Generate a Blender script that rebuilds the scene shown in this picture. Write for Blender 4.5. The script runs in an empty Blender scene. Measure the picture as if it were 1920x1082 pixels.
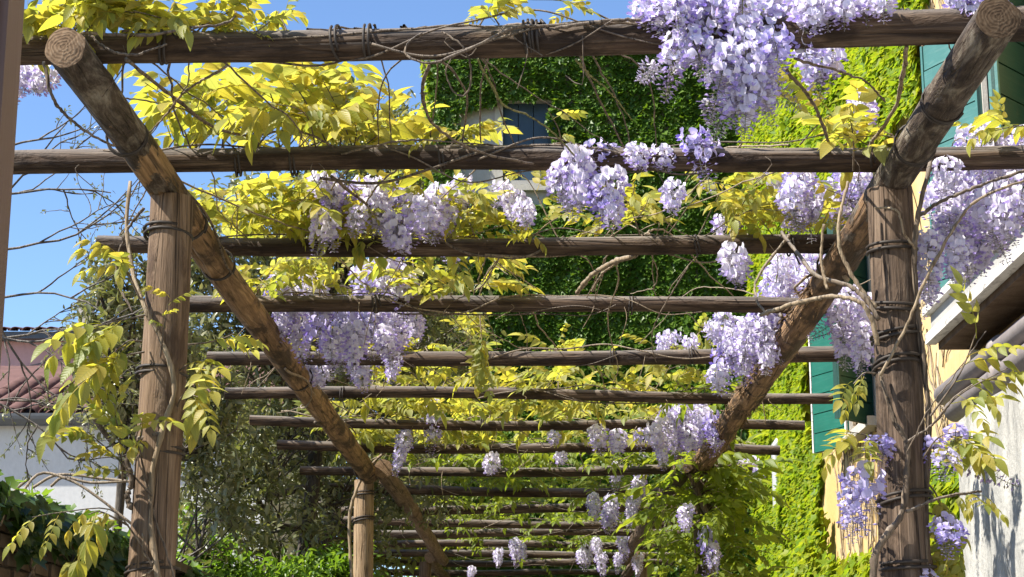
import bpy, math, random
import numpy as np
from mathutils import Vector, Matrix

random.seed(7)
rng = np.random.default_rng(7)
R = math.radians
scene = bpy.context.scene
col = scene.collection

# ------------------------------------------------------------------ camera, sky, sun, exposure
PITCH, YAW, FPX = R(13.3), R(0.81), 3363.0
CAM = np.array([0.0, 0.0, 1.6])
cd = bpy.data.cameras.new('camera')
cd.sensor_width = 36.0
cd.lens = FPX / 1920.0 * 36.0
cd.clip_start, cd.clip_end = 0.05, 3000.0
cam = bpy.data.objects.new('camera', cd)
col.objects.link(cam)
cam.location = CAM
cam.rotation_euler = (R(90) + PITCH, 0, YAW)
scene.camera = cam

SUN = Vector((-0.62, -0.23, 0.75)).normalized()          # direction towards the sun
ELEV = math.asin(SUN.z)
world = bpy.data.worlds.new('World')
scene.world = world
world.use_nodes = True
wn = world.node_tree
wn.nodes.clear()
wo = wn.nodes.new('ShaderNodeOutputWorld')
wb = wn.nodes.new('ShaderNodeBackground')
sky = wn.nodes.new('ShaderNodeTexSky')
sky.sky_type = 'NISHITA'
sky.sun_disc = False
sky.sun_elevation = ELEV
sky.sun_rotation = math.atan2(SUN.x, SUN.y)
sky.air_density, sky.dust_density, sky.ozone_density = 0.85, 0.1, 5.5
wb.inputs['Strength'].default_value = 0.105
wn.links.new(sky.outputs[0], wb.inputs['Color'])
wn.links.new(wb.outputs[0], wo.inputs['Surface'])
sd = bpy.data.lights.new('sun', 'SUN')
sd.energy = 5.0
sd.angle = R(0.5)
sd.color = (1.0, 0.94, 0.84)
sun = bpy.data.objects.new('sun', sd)
col.objects.link(sun)
sun.rotation_euler = (-SUN).to_track_quat('-Z', 'Y').to_euler()
sun.location = (0, 0, 30)
vs = scene.view_settings
vs.view_transform = 'Standard'
vs.look = 'None'
vs.exposure = 1.25
vs.gamma = 1.0
vs.use_curve_mapping = False
scene.cycles.max_bounces = 8
scene.cycles.transmission_bounces = 6
scene.cycles.diffuse_bounces = 4
scene.cycles.use_denoising = True

# ------------------------------------------------------------------ pixel -> place
_F = np.array([-math.sin(YAW) * math.cos(PITCH), math.cos(YAW) * math.cos(PITCH), math.sin(PITCH)])
_Rt = np.array([math.cos(YAW), math.sin(YAW), 0.0])
_U = np.cross(_Rt, _F)


def ray(px, py):
    return _F + _Rt * (px - 960.0) / FPX + _U * (541.0 - py) / FPX


def PY(px, py, y):
    d = ray(px, py)
    return CAM + d * ((y - CAM[1]) / d[1])


def PX(px, py, x):
    d = ray(px, py)
    return CAM + d * ((x - CAM[0]) / d[0])


def PZ(px, py, z):
    d = ray(px, py)
    return CAM + d * ((z - CAM[2]) / d[2])


# ------------------------------------------------------------------ object helpers
def tag(o, label=None, cat=None, group=None, kind=None):
    if label: o['label'] = label
    if cat: o['category'] = cat
    if group: o['group'] = group
    if kind: o['kind'] = kind
    return o


def empty(name, loc, label=None, cat=None, group=None):
    o = bpy.data.objects.new(name, None)
    o.empty_display_size = 0.1
    col.objects.link(o)
    o.location = Vector([float(v) for v in loc])
    return tag(o, label, cat, group)


def world_of(o):
    m = o.matrix_basis.copy()
    if o.parent:
        m = world_of(o.parent) @ o.matrix_parent_inverse @ m
    return m


def put(o, parent=None, M=None):
    """link o, at world matrix M, under parent"""
    col.objects.link(o)
    if parent is not None:
        o.parent = parent
        o.matrix_parent_inverse = world_of(parent).inverted()
    if M is not None:
        o.matrix_basis = M
    return o


class Geo:
    def __init__(s):
        s.v, s.f, s.m, s.n = [], [], [], 0
        s.uv, s.rnd, s.colr = [], [], []

    def add(s, V, Fs, mi=0):
        V = np.asarray(V, float).reshape(-1, 3)
        s.v.append(V)
        for f in Fs:
            s.f.append([i + s.n for i in f])
            s.m.append(mi)
        s.n += len(V)

    def box(s, lo, hi, mi=0):
        x0, y0, z0 = lo; x1, y1, z1 = hi
        V = [(x0, y0, z0), (x1, y0, z0), (x1, y1, z0), (x0, y1, z0), (x0, y0, z1), (x1, y0, z1), (x1, y1, z1), (x0, y1, z1)]
        s.add(V, [(0, 3, 2, 1), (4, 5, 6, 7), (0, 1, 5, 4), (1, 2, 6, 5), (2, 3, 7, 6), (3, 0, 4, 7)], mi)

    def tube(s, path, rad, sides=6, mi=0, cap=True):
        path = np.asarray(path, float)
        n = len(path)
        rad = np.broadcast_to(np.asarray(rad, float), (n,))
        T = np.gradient(path, axis=0)
        T /= np.linalg.norm(T, axis=1)[:, None] + 1e-9
        ref = np.array([0.31, 0.17, 0.93])
        if abs(T[:, 2]).mean() > 0.8: ref = np.array([0.9, 0.3, 0.1])
        A = np.cross(T, ref); A /= np.linalg.norm(A, axis=1)[:, None] + 1e-9
        B = np.cross(T, A)
        th = np.linspace(0, 2 * np.pi, sides, endpoint=False)
        V = path[:, None, :] + rad[:, None, None] * (np.cos(th)[None, :, None] * A[:, None, :] + np.sin(th)[None, :, None] * B[:, None, :])
        Fs = []
        for i in range(n - 1):
            a, b = i * sides, (i + 1) * sides
            for j in range(sides):
                k = (j + 1) % sides
                Fs.append((a + j, a + k, b + k, b + j))
        if cap:
            Fs.append(tuple(range(sides - 1, -1, -1)))
            Fs.append(tuple(range((n - 1) * sides, n * sides)))
        s.add(V, Fs, mi)

    def mesh(s, name, mats, smooth=True):
        me = bpy.data.meshes.new(name)
        V = np.concatenate(s.v) if s.v else np.zeros((0, 3))
        me.from_pydata(V.tolist(), [], s.f)
        for m in (mats if isinstance(mats, (list, tuple)) else [mats]):
            me.materials.append(m)
        if any(s.m):
            me.polygons.foreach_set('material_index', np.array(s.m, np.int32))
        if smooth:
            me.polygons.foreach_set('use_smooth', np.ones(len(s.f), bool))
        me.update()
        return me

    def build(s, name, mats, parent=None, M=None, smooth=True):
        return put(bpy.data.objects.new(name, s.mesh(name, mats, smooth)), parent, M)


def fast_mesh(name, V, tris, mats, uv=None, rnd=None, colr=None, smooth=True):
    """triangle mesh straight from numpy arrays"""
    me = bpy.data.meshes.new(name)
    nv, nt = len(V), len(tris)
    me.vertices.add(nv); me.loops.add(nt * 3); me.polygons.add(nt)
    me.vertices.foreach_set('co', np.ascontiguousarray(V, np.float32).ravel())
    me.loops.foreach_set('vertex_index', np.ascontiguousarray(tris, np.int32).ravel())
    me.polygons.foreach_set('loop_start', np.arange(0, nt * 3, 3, dtype=np.int32))
    me.polygons.foreach_set('loop_total', np.full(nt, 3, np.int32))
    if smooth: me.polygons.foreach_set('use_smooth', np.ones(nt, bool))
    me.materials.append(mats)
    if uv is not None:
        l = me.uv_layers.new(name='UVMap')
        l.data.foreach_set('uv', np.ascontiguousarray(uv[tris.ravel()], np.float32).ravel())
    if rnd is not None:
        a = me.attributes.new('rnd', 'FLOAT', 'POINT')
        a.data.foreach_set('value', np.ascontiguousarray(rnd, np.float32))
    if colr is not None:
        a = me.color_attributes.new('tint', 'FLOAT_COLOR', 'POINT')
        c = np.ones((nv, 4), np.float32); c[:, :3] = colr
        a.data.foreach_set('color', c.ravel())
    me.update(calc_edges=True)
    return me


class Proto:
    """small triangle mesh kept as arrays so that it can be copied as an object or merged by the thousand"""
    def __init__(s, V, T, uv, rnd=None, colr=None):
        s.V, s.T, s.uv = np.asarray(V, float), np.asarray(T, int), np.asarray(uv, float)
        s.rnd = np.zeros(len(V)) if rnd is None else np.asarray(rnd, float)
        s.colr = colr
        s.me = {}

    def mesh(s, name, mat):
        k = (name, mat.name)
        if k not in s.me:
            s.me[k] = fast_mesh(name, s.V, s.T, mat, s.uv, s.rnd, s.colr)
        return s.me[k]


def merge(name, mat, protos, which, Ms, jitter=True):
    """Ms (n,3,4) placed copies of protos[which[i]] in one mesh"""
    Vs, Ts, Us, Rs, off = [], [], [], [], 0
    for k, p in enumerate(protos):
        idx = np.nonzero(which == k)[0]
        if not len(idx): continue
        A = Ms[idx]
        V = np.einsum('nij,vj->nvi', A[:, :, :3], p.V) + A[:, None, :, 3]
        n, m = len(idx), len(p.V)
        Vs.append(V.reshape(-1, 3))
        Ts.append((p.T[None] + (np.arange(n) * m)[:, None, None]).reshape(-1, 3) + off)
        Us.append(np.tile(p.uv, (n, 1)))
        r = rng.random(n)[:, None] * 0.75 + 0.25 * p.rnd[None] if jitter else np.tile(p.rnd, (n, 1))
        Rs.append(np.broadcast_to(r, (n, m)).ravel())
        off += n * m
    return fast_mesh(name, np.concatenate(Vs), np.concatenate(Ts), mat, np.concatenate(Us), np.concatenate(Rs))


def frames(pos, fwd, up, scale):
    """(n,3,4) matrices: local +Y -> fwd, local +Z -> about up"""
    pos, fwd, up = (np.asarray(a, float) for a in (pos, fwd, up))
    f = fwd / (np.linalg.norm(fwd, axis=1)[:, None] + 1e-9)
    x = np.cross(f, up); x /= np.linalg.norm(x, axis=1)[:, None] + 1e-9
    z = np.cross(x, f)
    M = np.stack([x, f, z], axis=2) * np.asarray(scale, float).reshape(-1, 1, 1)
    return np.concatenate([M, pos[:, :, None]], axis=2)


def mat4(m34):
    m = Matrix.Identity(4)
    for i in range(3):
        for j in range(4):
            m[i][j] = float(m34[i][j])
    return m


def spline(pts, n=24):
    """Catmull-Rom through points"""
    P = np.asarray(pts, float)
    if len(P) == 2:
        t = np.linspace(0, 1, n)[:, None]
        return P[0] * (1 - t) + P[1] * t
    Q = np.vstack([2 * P[0] - P[1], P, 2 * P[-1] - P[-2]])
    out = []
    seg = len(P) - 1
    k = max(2, n // seg)
    for i in range(seg):
        p0, p1, p2, p3 = Q[i:i + 4]
        t = np.linspace(0, 1, k, endpoint=(i == seg - 1))[:, None]
        out.append(0.5 * (2 * p1 + (p2 - p0) * t + (2 * p0 - 5 * p1 + 4 * p2 - p3) * t ** 2 + (3 * p1 - p0 - 3 * p2 + p3) * t ** 3))
    return np.concatenate(out)


# ------------------------------------------------------------------ materials
def new_mat(name):
    m = bpy.data.materials.new(name)
    m.use_nodes = True
    nt = m.node_tree
    nt.nodes.clear()
    out = nt.nodes.new('ShaderNodeOutputMaterial')
    return m, nt, out


def N(nt, kind, **kw):
    n = nt.nodes.new('ShaderNode' + kind)
    for k, v in kw.items():
        if k in n.inputs: n.inputs[k].default_value = v
        else: setattr(n, k, v)
    return n


def ramp(nt, fac, stops):
    r = nt.nodes.new('ShaderNodeValToRGB')
    e = r.color_ramp.elements
    while len(e) < len(stops): e.new(0.5)
    for i, (p, c) in enumerate(stops):
        e[i].position = p
        e[i].color = (*c, 1) if len(c) == 3 else c
    nt.links.new(fac, r.inputs[0])
    return r.outputs[0]


def mixc(nt, fac, a, b, mode='MIX'):
    m = nt.nodes.new('ShaderNodeMix')
    m.data_type = 'RGBA'; m.blend_type = mode
    for key, v in ((0, fac), (6, a), (7, b)):
        if hasattr(v, 'is_linked'): nt.links.new(v, m.inputs[key])
        elif key == 0: m.inputs[0].default_value = v
        else: m.inputs[key].default_value = (*v, 1)
    return m.outputs[2]


def math_(nt, op, a, b=0.0, clamp=False):
    m = nt.nodes.new('ShaderNodeMath'); m.operation = op; m.use_clamp = clamp
    for i, v in enumerate((a, b)):
        if hasattr(v, 'is_linked'): nt.links.new(v, m.inputs[i])
        else: m.inputs[i].default_value = v
    return m.outputs[0]


def obj_coords(nt, scale, rnd_shift=True):
    tc = nt.nodes.new('ShaderNodeTexCoord')
    mp = nt.nodes.new('ShaderNodeMapping')
    mp.inputs['Scale'].default_value = scale
    nt.links.new(tc.outputs['Object'], mp.inputs['Vector'])
    if rnd_shift:
        oi = nt.nodes.new('ShaderNodeObjectInfo')
        c = nt.nodes.new('ShaderNodeCombineXYZ')
        nt.links.new(math_(nt, 'MULTIPLY', oi.outputs['Random'], 37.0), c.inputs[0])
        nt.links.new(math_(nt, 'MULTIPLY', oi.outputs['Random'], 91.0), c.inputs[2])
        nt.links.new(c.outputs[0], mp.inputs['Location'])
    return mp.outputs[0]


def noise(nt, vec, scale=1.0, detail=4.0, rough=0.6, dist=0.0):
    n = N(nt, 'TexNoise', Scale=scale, Detail=detail, Roughness=rough, Distortion=dist)
    nt.links.new(vec, n.inputs['Vector'])
    return n.outputs['Fac']


def bump(nt, h, strength=0.5, dist=0.01):
    b = N(nt, 'Bump', Strength=strength, Distance=dist)
    nt.links.new(h, b.inputs['Height'])
    return b.outputs[0]


def finish(nt, out, colr, rough, nrm=None, spec=0.3, metal=0.0):
    p = nt.nodes.new('ShaderNodeBsdfPrincipled')
    if hasattr(colr, 'is_linked'): nt.links.new(colr, p.inputs['Base Color'])
    else: p.inputs['Base Color'].default_value = (*colr, 1)
    if hasattr(rough, 'is_linked'): nt.links.new(rough, p.inputs['Roughness'])
    else: p.inputs['Roughness'].default_value = rough
    p.inputs['Specular IOR Level'].default_value = spec
    p.inputs['Metallic'].default_value = metal
    if nrm is not None: nt.links.new(nrm, p.inputs['Normal'])
    nt.links.new(p.outputs[0], out.inputs['Surface'])
    return p


def wood_mat(name, dark, mid, light, patch=0.5, patch_col=(0.035, 0.024, 0.016), bark=None):
    """weathered round timber, local Z runs along the pole"""
    m, nt, out = new_mat(name)
    v1 = obj_coords(nt, (42, 42, 2.2))
    v2 = obj_coords(nt, (9, 9, 3.2))
    v3 = obj_coords(nt, (150, 150, 9))
    s1 = noise(nt, v1, 1, 6, 0.65, 0.8)
    s2 = noise(nt, v2, 1, 5, 0.62, 0.3)
    s3 = noise(nt, v3, 1, 3, 0.6)
    c = ramp(nt, s1, [(0.30, dark), (0.50, mid), (0.72, light)])
    pm = ramp(nt, s2, [(patch - 0.05, (1, 1, 1)), (patch + 0.06, (0, 0, 0))])
    c2 = mixc(nt, math_(nt, 'MULTIPLY', pm, 0.82), c, patch_col)
    c3 = mixc(nt, 0.35, c2, ramp(nt, s3, [(0.35, (0.25, 0.25, 0.25)), (0.65, (1, 1, 1))]), 'MULTIPLY')
    # fine dark splits along the grain
    v4 = obj_coords(nt, (17, 17, 0.5))
    s4 = noise(nt, v4, 1, 2, 0.5, 0.4)
    crack = mixc(nt, 1.0, ramp(nt, s4, [(0.475, (0, 0, 0)), (0.497, (1, 1, 1)), (0.503, (1, 1, 1)), (0.525, (0, 0, 0))]), ramp(nt, s2, [(0.42, (0, 0, 0)), (0.6, (1, 1, 1))]), 'MULTIPLY')
    c4 = mixc(nt, math_(nt, 'MULTIPLY', crack, 0.75), c3, (0.012, 0.008, 0.006))
    if bark:
        # bark still on the first stretch of the pole: mottled dark brown with pale lichen
        tcb = nt.nodes.new('ShaderNodeTexCoord')
        spb = nt.nodes.new('ShaderNodeSeparateXYZ'); nt.links.new(tcb.outputs['Object'], spb.inputs[0])
        vb = obj_coords(nt, (19, 19, 4.5)); vb2 = obj_coords(nt, (60, 60, 12))
        nb1 = noise(nt, vb, 1, 6, 0.7, 0.6); nb2 = noise(nt, vb2, 1, 4, 0.7)
        cb = ramp(nt, nb1, [(0.34, (0.028, 0.019, 0.013)), (0.5, (0.085, 0.062, 0.045)), (0.62, (0.22, 0.185, 0.14)), (0.75, (0.34, 0.31, 0.25))])
        cb = mixc(nt, 0.6, cb, ramp(nt, nb2, [(0.35, (0.2, 0.2, 0.2)), (0.65, (1, 1, 1))]), 'MULTIPLY')
        lim = math_(nt, 'ADD', spb.outputs[2], math_(nt, 'MULTIPLY', math_(nt, 'SUBTRACT', s2, 0.5), 3.5))
        c4 = mixc(nt, ramp(nt, math_(nt, 'MULTIPLY', lim, 0.1), [(bark * .1 - .004, (1, 1, 1)), (bark * .1 + .004, (0, 0, 0))]), c4, cb)
    # grey weathering where rain falls on the upper face
    g = nt.nodes.new('ShaderNodeNewGeometry')
    sp = nt.nodes.new('ShaderNodeSeparateXYZ')
    nt.links.new(g.outputs['Normal'], sp.inputs[0])
    topm = math_(nt, 'MULTIPLY', math_(nt, 'SUBTRACT', sp.outputs[2], 0.15, True), 0.7)
    c5 = mixc(nt, topm, c4, (0.27, 0.25, 0.23))
    h = math_(nt, 'ADD', math_(nt, 'MULTIPLY', s1, 1.0), math_(nt, 'MULTIPLY', s3, 0.35))
    h = math_(nt, 'SUBTRACT', h, math_(nt, 'MULTIPLY', crack, 0.8))
    h = math_(nt, 'ADD', h, math_(nt, 'MULTIPLY', pm, 0.5))
    finish(nt, out, c5, 0.82, bump(nt, h, 0.85, 0.012), 0.22)
    return m


def endgrain_mat(name, f):
    m, nt, out = new_mat(name)
    tc = nt.nodes.new('ShaderNodeTexCoord')
    sp = nt.nodes.new('ShaderNodeSeparateXYZ'); nt.links.new(tc.outputs['Object'], sp.inputs[0])
    nv = noise(nt, tc.outputs['Object'], 18, 3)
    r2 = math_(nt, 'ADD', math_(nt, 'POWER', sp.outputs[0], 2.0), math_(nt, 'POWER', sp.outputs[1], 2.0))
    rr = math_(nt, 'SQRT', r2)
    rings = math_(nt, 'SINE', math_(nt, 'ADD', math_(nt, 'MULTIPLY', rr, 620.0), math_(nt, 'MULTIPLY', nv, 26.0)))
    ang = math_(nt, 'ARCTAN2', sp.outputs[1], sp.outputs[0])
    rad = math_(nt, 'SINE', math_(nt, 'ADD', math_(nt, 'MULTIPLY', ang, 7.0), math_(nt, 'MULTIPLY', nv, 30.0)))
    k = math_(nt, 'ADD', math_(nt, 'MULTIPLY', rings, 0.13), math_(nt, 'MULTIPLY', rad, 0.10))
    k = math_(nt, 'ADD', k, math_(nt, 'ADD', 0.1, math_(nt, 'MULTIPLY', nv, 0.8)))
    c = ramp(nt, k, [(p_, tuple(q_ * f for q_ in c_)) for p_, c_ in ((0.1, (0.07, 0.043, 0.025)), (0.5, (0.24, 0.155, 0.09)), (0.9, (0.38, 0.27, 0.17)))])
    finish(nt, out, c, 0.9, bump(nt, k, 0.5, 0.004), 0.15)
    return m


def leaf_mat(name, cols, trans, tmix=0.45, rough=0.45, veins=True, spec=0.35):
    m, nt, out = new_mat(name)
    at = N(nt, 'Attribute', attribute_name='rnd')
    oi = nt.nodes.new('ShaderNodeObjectInfo')
    f = math_(nt, 'FRACT', math_(nt, 'ADD', at.outputs['Fac'], math_(nt, 'MULTIPLY', oi.outputs['Random'], 0.999)))
    st = [(i / (len(cols) - 1), c) for i, c in enumerate(cols)]
    tt = [(i / (len(trans) - 1), c) for i, c in enumerate(trans)]
    c, t = ramp(nt, f, st), ramp(nt, f, tt)
    nrm = None
    if veins:
        uv = nt.nodes.new('ShaderNodeUVMap')
        sp = nt.nodes.new('ShaderNodeSeparateXYZ'); nt.links.new(uv.outputs[0], sp.inputs[0])
        au = math_(nt, 'ABSOLUTE', math_(nt, 'SUBTRACT', sp.outputs[0], 0.5))
        w = math_(nt, 'SINE', math_(nt, 'MULTIPLY', math_(nt, 'SUBTRACT', sp.outputs[1], math_(nt, 'MULTIPLY', au, 0.45)), 52.0))
        mid = math_(nt, 'LESS_THAN', au, 0.035)
        vein = math_(nt, 'MAXIMUM', math_(nt, 'MULTIPLY', math_(nt, 'SUBTRACT', w, 0.55, True), 1.3), mid)
        t = mixc(nt, math_(nt, 'MULTIPLY', vein, 0.30), t, (0.12, 0.14, 0.015))
        c = mixc(nt, math_(nt, 'MULTIPLY', vein, 0.25), c, (0.30, 0.34, 0.10))
        nrm = bump(nt, math_(nt, 'MULTIPLY', w, -1.0), 0.18, 0.002)
    p = nt.nodes.new('ShaderNodeBsdfPrincipled')
    nt.links.new(c, p.inputs['Base Color'])
    p.inputs['Roughness'].default_value = rough
    p.inputs['Specular IOR Level'].default_value = spec
    tr = nt.nodes.new('ShaderNodeBsdfTranslucent')
    nt.links.new(t, tr.inputs['Color'])
    if nrm is not None:
        nt.links.new(nrm, p.inputs['Normal'])
    mx = nt.nodes.new('ShaderNodeMixShader'); mx.inputs[0].default_value = tmix
    nt.links.new(p.outputs[0], mx.inputs[1]); nt.links.new(tr.outputs[0], mx.inputs[2])
    nt.links.new(mx.outputs[0], out.inputs['Surface'])
    return m


def flower_mat():
    m, nt, out = new_mat('wisteria petal')
    at = N(nt, 'Attribute', attribute_name='tint')
    oi = nt.nodes.new('ShaderNodeObjectInfo')
    c = mixc(nt, math_(nt, 'MULTIPLY', math_(nt, 'SUBTRACT', oi.outputs['Random'], 0.25, True), 0.6), at.outputs['Color'], (0.80, 0.77, 0.86))
    p = nt.nodes.new('ShaderNodeBsdfPrincipled')
    nt.links.new(c, p.inputs['Base Color'])
    p.inputs['Roughness'].default_value = 0.6
    p.inputs['Specular IOR Level'].default_value = 0.2
    tr = nt.nodes.new('ShaderNodeBsdfTranslucent'); nt.links.new(c, tr.inputs['Color'])
    mx = nt.nodes.new('ShaderNodeMixShader'); mx.inputs[0].default_value = 0.42
    nt.links.new(p.outputs[0], mx.inputs[1]); nt.links.new(tr.outputs[0], mx.inputs[2])
    nt.links.new(mx.outputs[0], out.inputs['Surface'])
    return m


def plaster_mat(name, base, stain, amount=0.5, scale=1.2, fine=40, bstr=0.35, chips=None):
    m, nt, out = new_mat(name)
    tc = nt.nodes.new('ShaderNodeTexCoord')
    mp = nt.nodes.new('ShaderNodeMapping'); mp.inputs['Scale'].default_value = (1, 1, 0.55)
    nt.links.new(tc.outputs['Object'], mp.inputs['Vector'])
    v = mp.outputs[0]
    n1 = noise(nt, v, scale, 7, 0.68, 0.5)
    n2 = noise(nt, v, fine, 4, 0.7)
    k = ramp(nt, n1, [(0.36, (0, 0, 0)), (0.68, (1, 1, 1))])
    c = mixc(nt, math_(nt, 'MULTIPLY', k, amount), base, stain)
    c = mixc(nt, 0.25, c, ramp(nt, n2, [(0.3, (0.45, 0.45, 0.45)), (0.7, (1, 1, 1))]), 'MULTIPLY')
    if chips:
        n3 = noise(nt, v, chips[0], 6, 0.7, 0.8)
        c = mixc(nt, ramp(nt, n3, [(chips[1], (0, 0, 0)), (chips[1] + 0.03, (1, 1, 1))]), c, chips[2])
    h = math_(nt, 'ADD', math_(nt, 'MULTIPLY', n2, 0.5), n1)
    finish(nt, out, c, 0.9, bump(nt, h, bstr, 0.02), 0.15)
    return m


def paint_mat(name, base, worn, rough=0.55, amount=0.5, stretch=(3, 40, 40)):
    m, nt, out = new_mat(name)
    v = obj_coords(nt, stretch)
    n1 = noise(nt, v, 1.0, 6, 0.7, 0.4)
    v2 = obj_coords(nt, (5, 5, 5))
    n2 = noise(nt, v2, 1.0, 5, 0.65)
    k = ramp(nt, n1, [(0.5, (0, 0, 0)), (0.72, (1, 1, 1))])
    c = mixc(nt, math_(nt, 'MULTIPLY', k, amount), base, worn)
    c = mixc(nt, 0.4, c, ramp(nt, n2, [(0.3, (0.55, 0.55, 0.55)), (0.7, (1, 1, 1))]), 'MULTIPLY')
    finish(nt, out, c, rough, bump(nt, n1, 0.35, 0.004), 0.35)
    return m


WOOD_RAFTER = wood_mat('weathered rafter pole', (0.035, 0.022, 0.014), (0.085, 0.054, 0.034), (0.19, 0.135, 0.09), 0.46, (0.024, 0.015, 0.010))
WOOD_RAIL = wood_mat('half barked rail', (0.13, 0.075, 0.034), (0.29, 0.175, 0.085), (0.46, 0.30, 0.16), 0.49, (0.035, 0.023, 0.015))
WOOD_RAIL_A = wood_mat('rail with bark near its sawn end', (0.13, 0.075, 0.034), (0.29, 0.175, 0.085), (0.46, 0.30, 0.16), 0.45, (0.035, 0.023, 0.015), 1.1)
WOOD_RAIL_B = wood_mat('rail with grey bark', (0.11, 0.065, 0.032), (0.26, 0.155, 0.08), (0.42, 0.27, 0.15), 0.47, (0.03, 0.02, 0.014), 1.9)
WOOD_POST = wood_mat('grey brown post', (0.09, 0.058, 0.036), (0.19, 0.125, 0.078), (0.32, 0.23, 0.155), 0.40, (0.07, 0.042, 0.026))
WOOD_POST_DARK = wood_mat('dark post', (0.055, 0.038, 0.027), (0.125, 0.085, 0.058), (0.24, 0.175, 0.125), 0.42, (0.035, 0.024, 0.018))
WOOD_POST_PALE = wood_mat('pale post', (0.2, 0.13, 0.075), (0.34, 0.235, 0.14), (0.46, 0.34, 0.22), 0.33, (0.16, 0.1, 0.06))
ENDGRAIN = endgrain_mat('sawn end grain', 0.8)
ENDGRAIN_DARK = endgrain_mat('blackened end grain', 0.3)
VINE = wood_mat('vine bark', (0.07, 0.05, 0.036), (0.16, 0.12, 0.085), (0.30, 0.235, 0.165), 0.35)
VINE_PALE = wood_mat('pale vine bark', (0.16, 0.115, 0.07), (0.30, 0.225, 0.145), (0.42, 0.34, 0.23), 0.3)
TWIG_GREEN = wood_mat('green twig', (0.12, 0.12, 0.04), (0.2, 0.2, 0.07), (0.3, 0.28, 0.12), 0.3, (0.1, 0.07, 0.03))
TREE_BARK = wood_mat('tree bark', (0.05, 0.042, 0.034), (0.1, 0.085, 0.068), (0.26, 0.23, 0.19), 0.45, (0.045, 0.038, 0.03))
WISTERIA_LEAF = leaf_mat('young wisteria leaf', [(0.20, 0.21, 0.045), (0.31, 0.30, 0.055), (0.36, 0.30, 0.07), (0.17, 0.21, 0.05), (0.28, 0.28, 0.10)],
                         [(0.54, 0.54, 0.05), (0.74, 0.68, 0.06), (0.76, 0.61, 0.08), (0.44, 0.50, 0.05), (0.66, 0.62, 0.14)], 0.52)
WISTERIA_GREEN = leaf_mat('greener wisteria leaf', [(0.10, 0.15, 0.02), (0.15, 0.19, 0.03), (0.13, 0.18, 0.025)],
                          [(0.30, 0.42, 0.025), (0.44, 0.50, 0.03), (0.36, 0.46, 0.03)], 0.5)
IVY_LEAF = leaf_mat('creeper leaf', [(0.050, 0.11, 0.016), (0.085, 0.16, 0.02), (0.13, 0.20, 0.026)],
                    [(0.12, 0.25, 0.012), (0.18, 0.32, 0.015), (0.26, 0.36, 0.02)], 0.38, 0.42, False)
IVY_LIME = leaf_mat('sunlight tinted creeper leaf', [(0.10, 0.18, 0.014), (0.17, 0.235, 0.018), (0.24, 0.27, 0.024)],
                    [(0.30, 0.46, 0.015), (0.42, 0.52, 0.02), (0.52, 0.56, 0.025)], 0.45, 0.5, False, 0.2)  # yellower young creeper leaf, with sunlight also put into the colour
TREE_LEAF = leaf_mat('evergreen leaf', [(0.085, 0.10, 0.045), (0.16, 0.17, 0.085), (0.24, 0.235, 0.145), (0.10, 0.115, 0.055)],
                     [(0.16, 0.20, 0.03), (0.30, 0.32, 0.06), (0.38, 0.37, 0.09), (0.18, 0.22, 0.04)], 0.30, 0.33, False, 0.5)
SHADED_IVY = leaf_mat('shade darkened ivy leaf', [(0.018, 0.042, 0.010), (0.030, 0.060, 0.013), (0.048, 0.082, 0.020)],
                   [(0.06, 0.13, 0.012), (0.09, 0.17, 0.015)], 0.22, 0.4, False)  # dark ivy green, deepened further to carry the garden wall's shade
SUN_TINT_LEAF = leaf_mat('sunlight tinted tree leaf', [(0.09, 0.115, 0.035), (0.15, 0.17, 0.05), (0.20, 0.205, 0.07), (0.11, 0.135, 0.04)],
                      [(0.24, 0.30, 0.03), (0.40, 0.42, 0.05), (0.46, 0.44, 0.07)], 0.42, 0.4, False)  # leaf green lightened so the colour itself carries sunlight on the far foliage
BUSH_LEAF = leaf_mat('bush leaf', [(0.05, 0.11, 0.015), (0.09, 0.16, 0.02), (0.12, 0.19, 0.03)],
                     [(0.2, 0.38, 0.02), (0.3, 0.46, 0.03)], 0.42, 0.4, False)
PETAL = flower_mat()


def flat_mat(name, c, rough=0.6, spec=0.3, metal=0.0, var=0.3, scale=8):
    m, nt, out = new_mat(name)
    tc = nt.nodes.new('ShaderNodeTexCoord')
    n = noise(nt, tc.outputs['Object'], scale, 5, 0.65)
    cc = mixc(nt, var, c, ramp(nt, n, [(0.3, (0.35, 0.35, 0.35)), (0.7, (1, 1, 1))]), 'MULTIPLY')
    finish(nt, out, cc, rough, bump(nt, n, 0.2, 0.005), spec, metal)
    return m


WIRE = flat_mat('rusty wire', (0.035, 0.026, 0.02), 0.6, 0.4)
OCHRE = plaster_mat('ochre plaster', (0.56, 0.38, 0.15), (0.62, 0.50, 0.31), 0.7, 1.0, 30, 0.4, (2.2, 0.60, (0.50, 0.42, 0.31)))
STUCCO = plaster_mat('stained white stucco', (0.56, 0.545, 0.50), (0.15, 0.155, 0.15), 0.95, 2.6, 55, 0.9, (11.0, 0.60, (0.17, 0.17, 0.165)))
WHITE_WALL = plaster_mat('white plaster', (0.60, 0.60, 0.59), (0.52, 0.52, 0.51), 0.5, 0.8, 25, 0.15)
PINK_WALL = plaster_mat('pink plaster', (0.60, 0.34, 0.31), (0.66, 0.44, 0.40), 0.6, 0.5, 12, 0.12)
STONE = plaster_mat('pale stone', (0.52, 0.49, 0.43), (0.33, 0.30, 0.26), 0.7, 3.0, 60, 0.4)
BACK_WALL = plaster_mat('grey render', (0.40, 0.39, 0.36), (0.28, 0.27, 0.25), 0.7, 1.4, 30, 0.3)
BRICK = plaster_mat('old brick', (0.085, 0.058, 0.038), (0.15, 0.115, 0.08), 0.8, 4.0, 60, 0.5)
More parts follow.
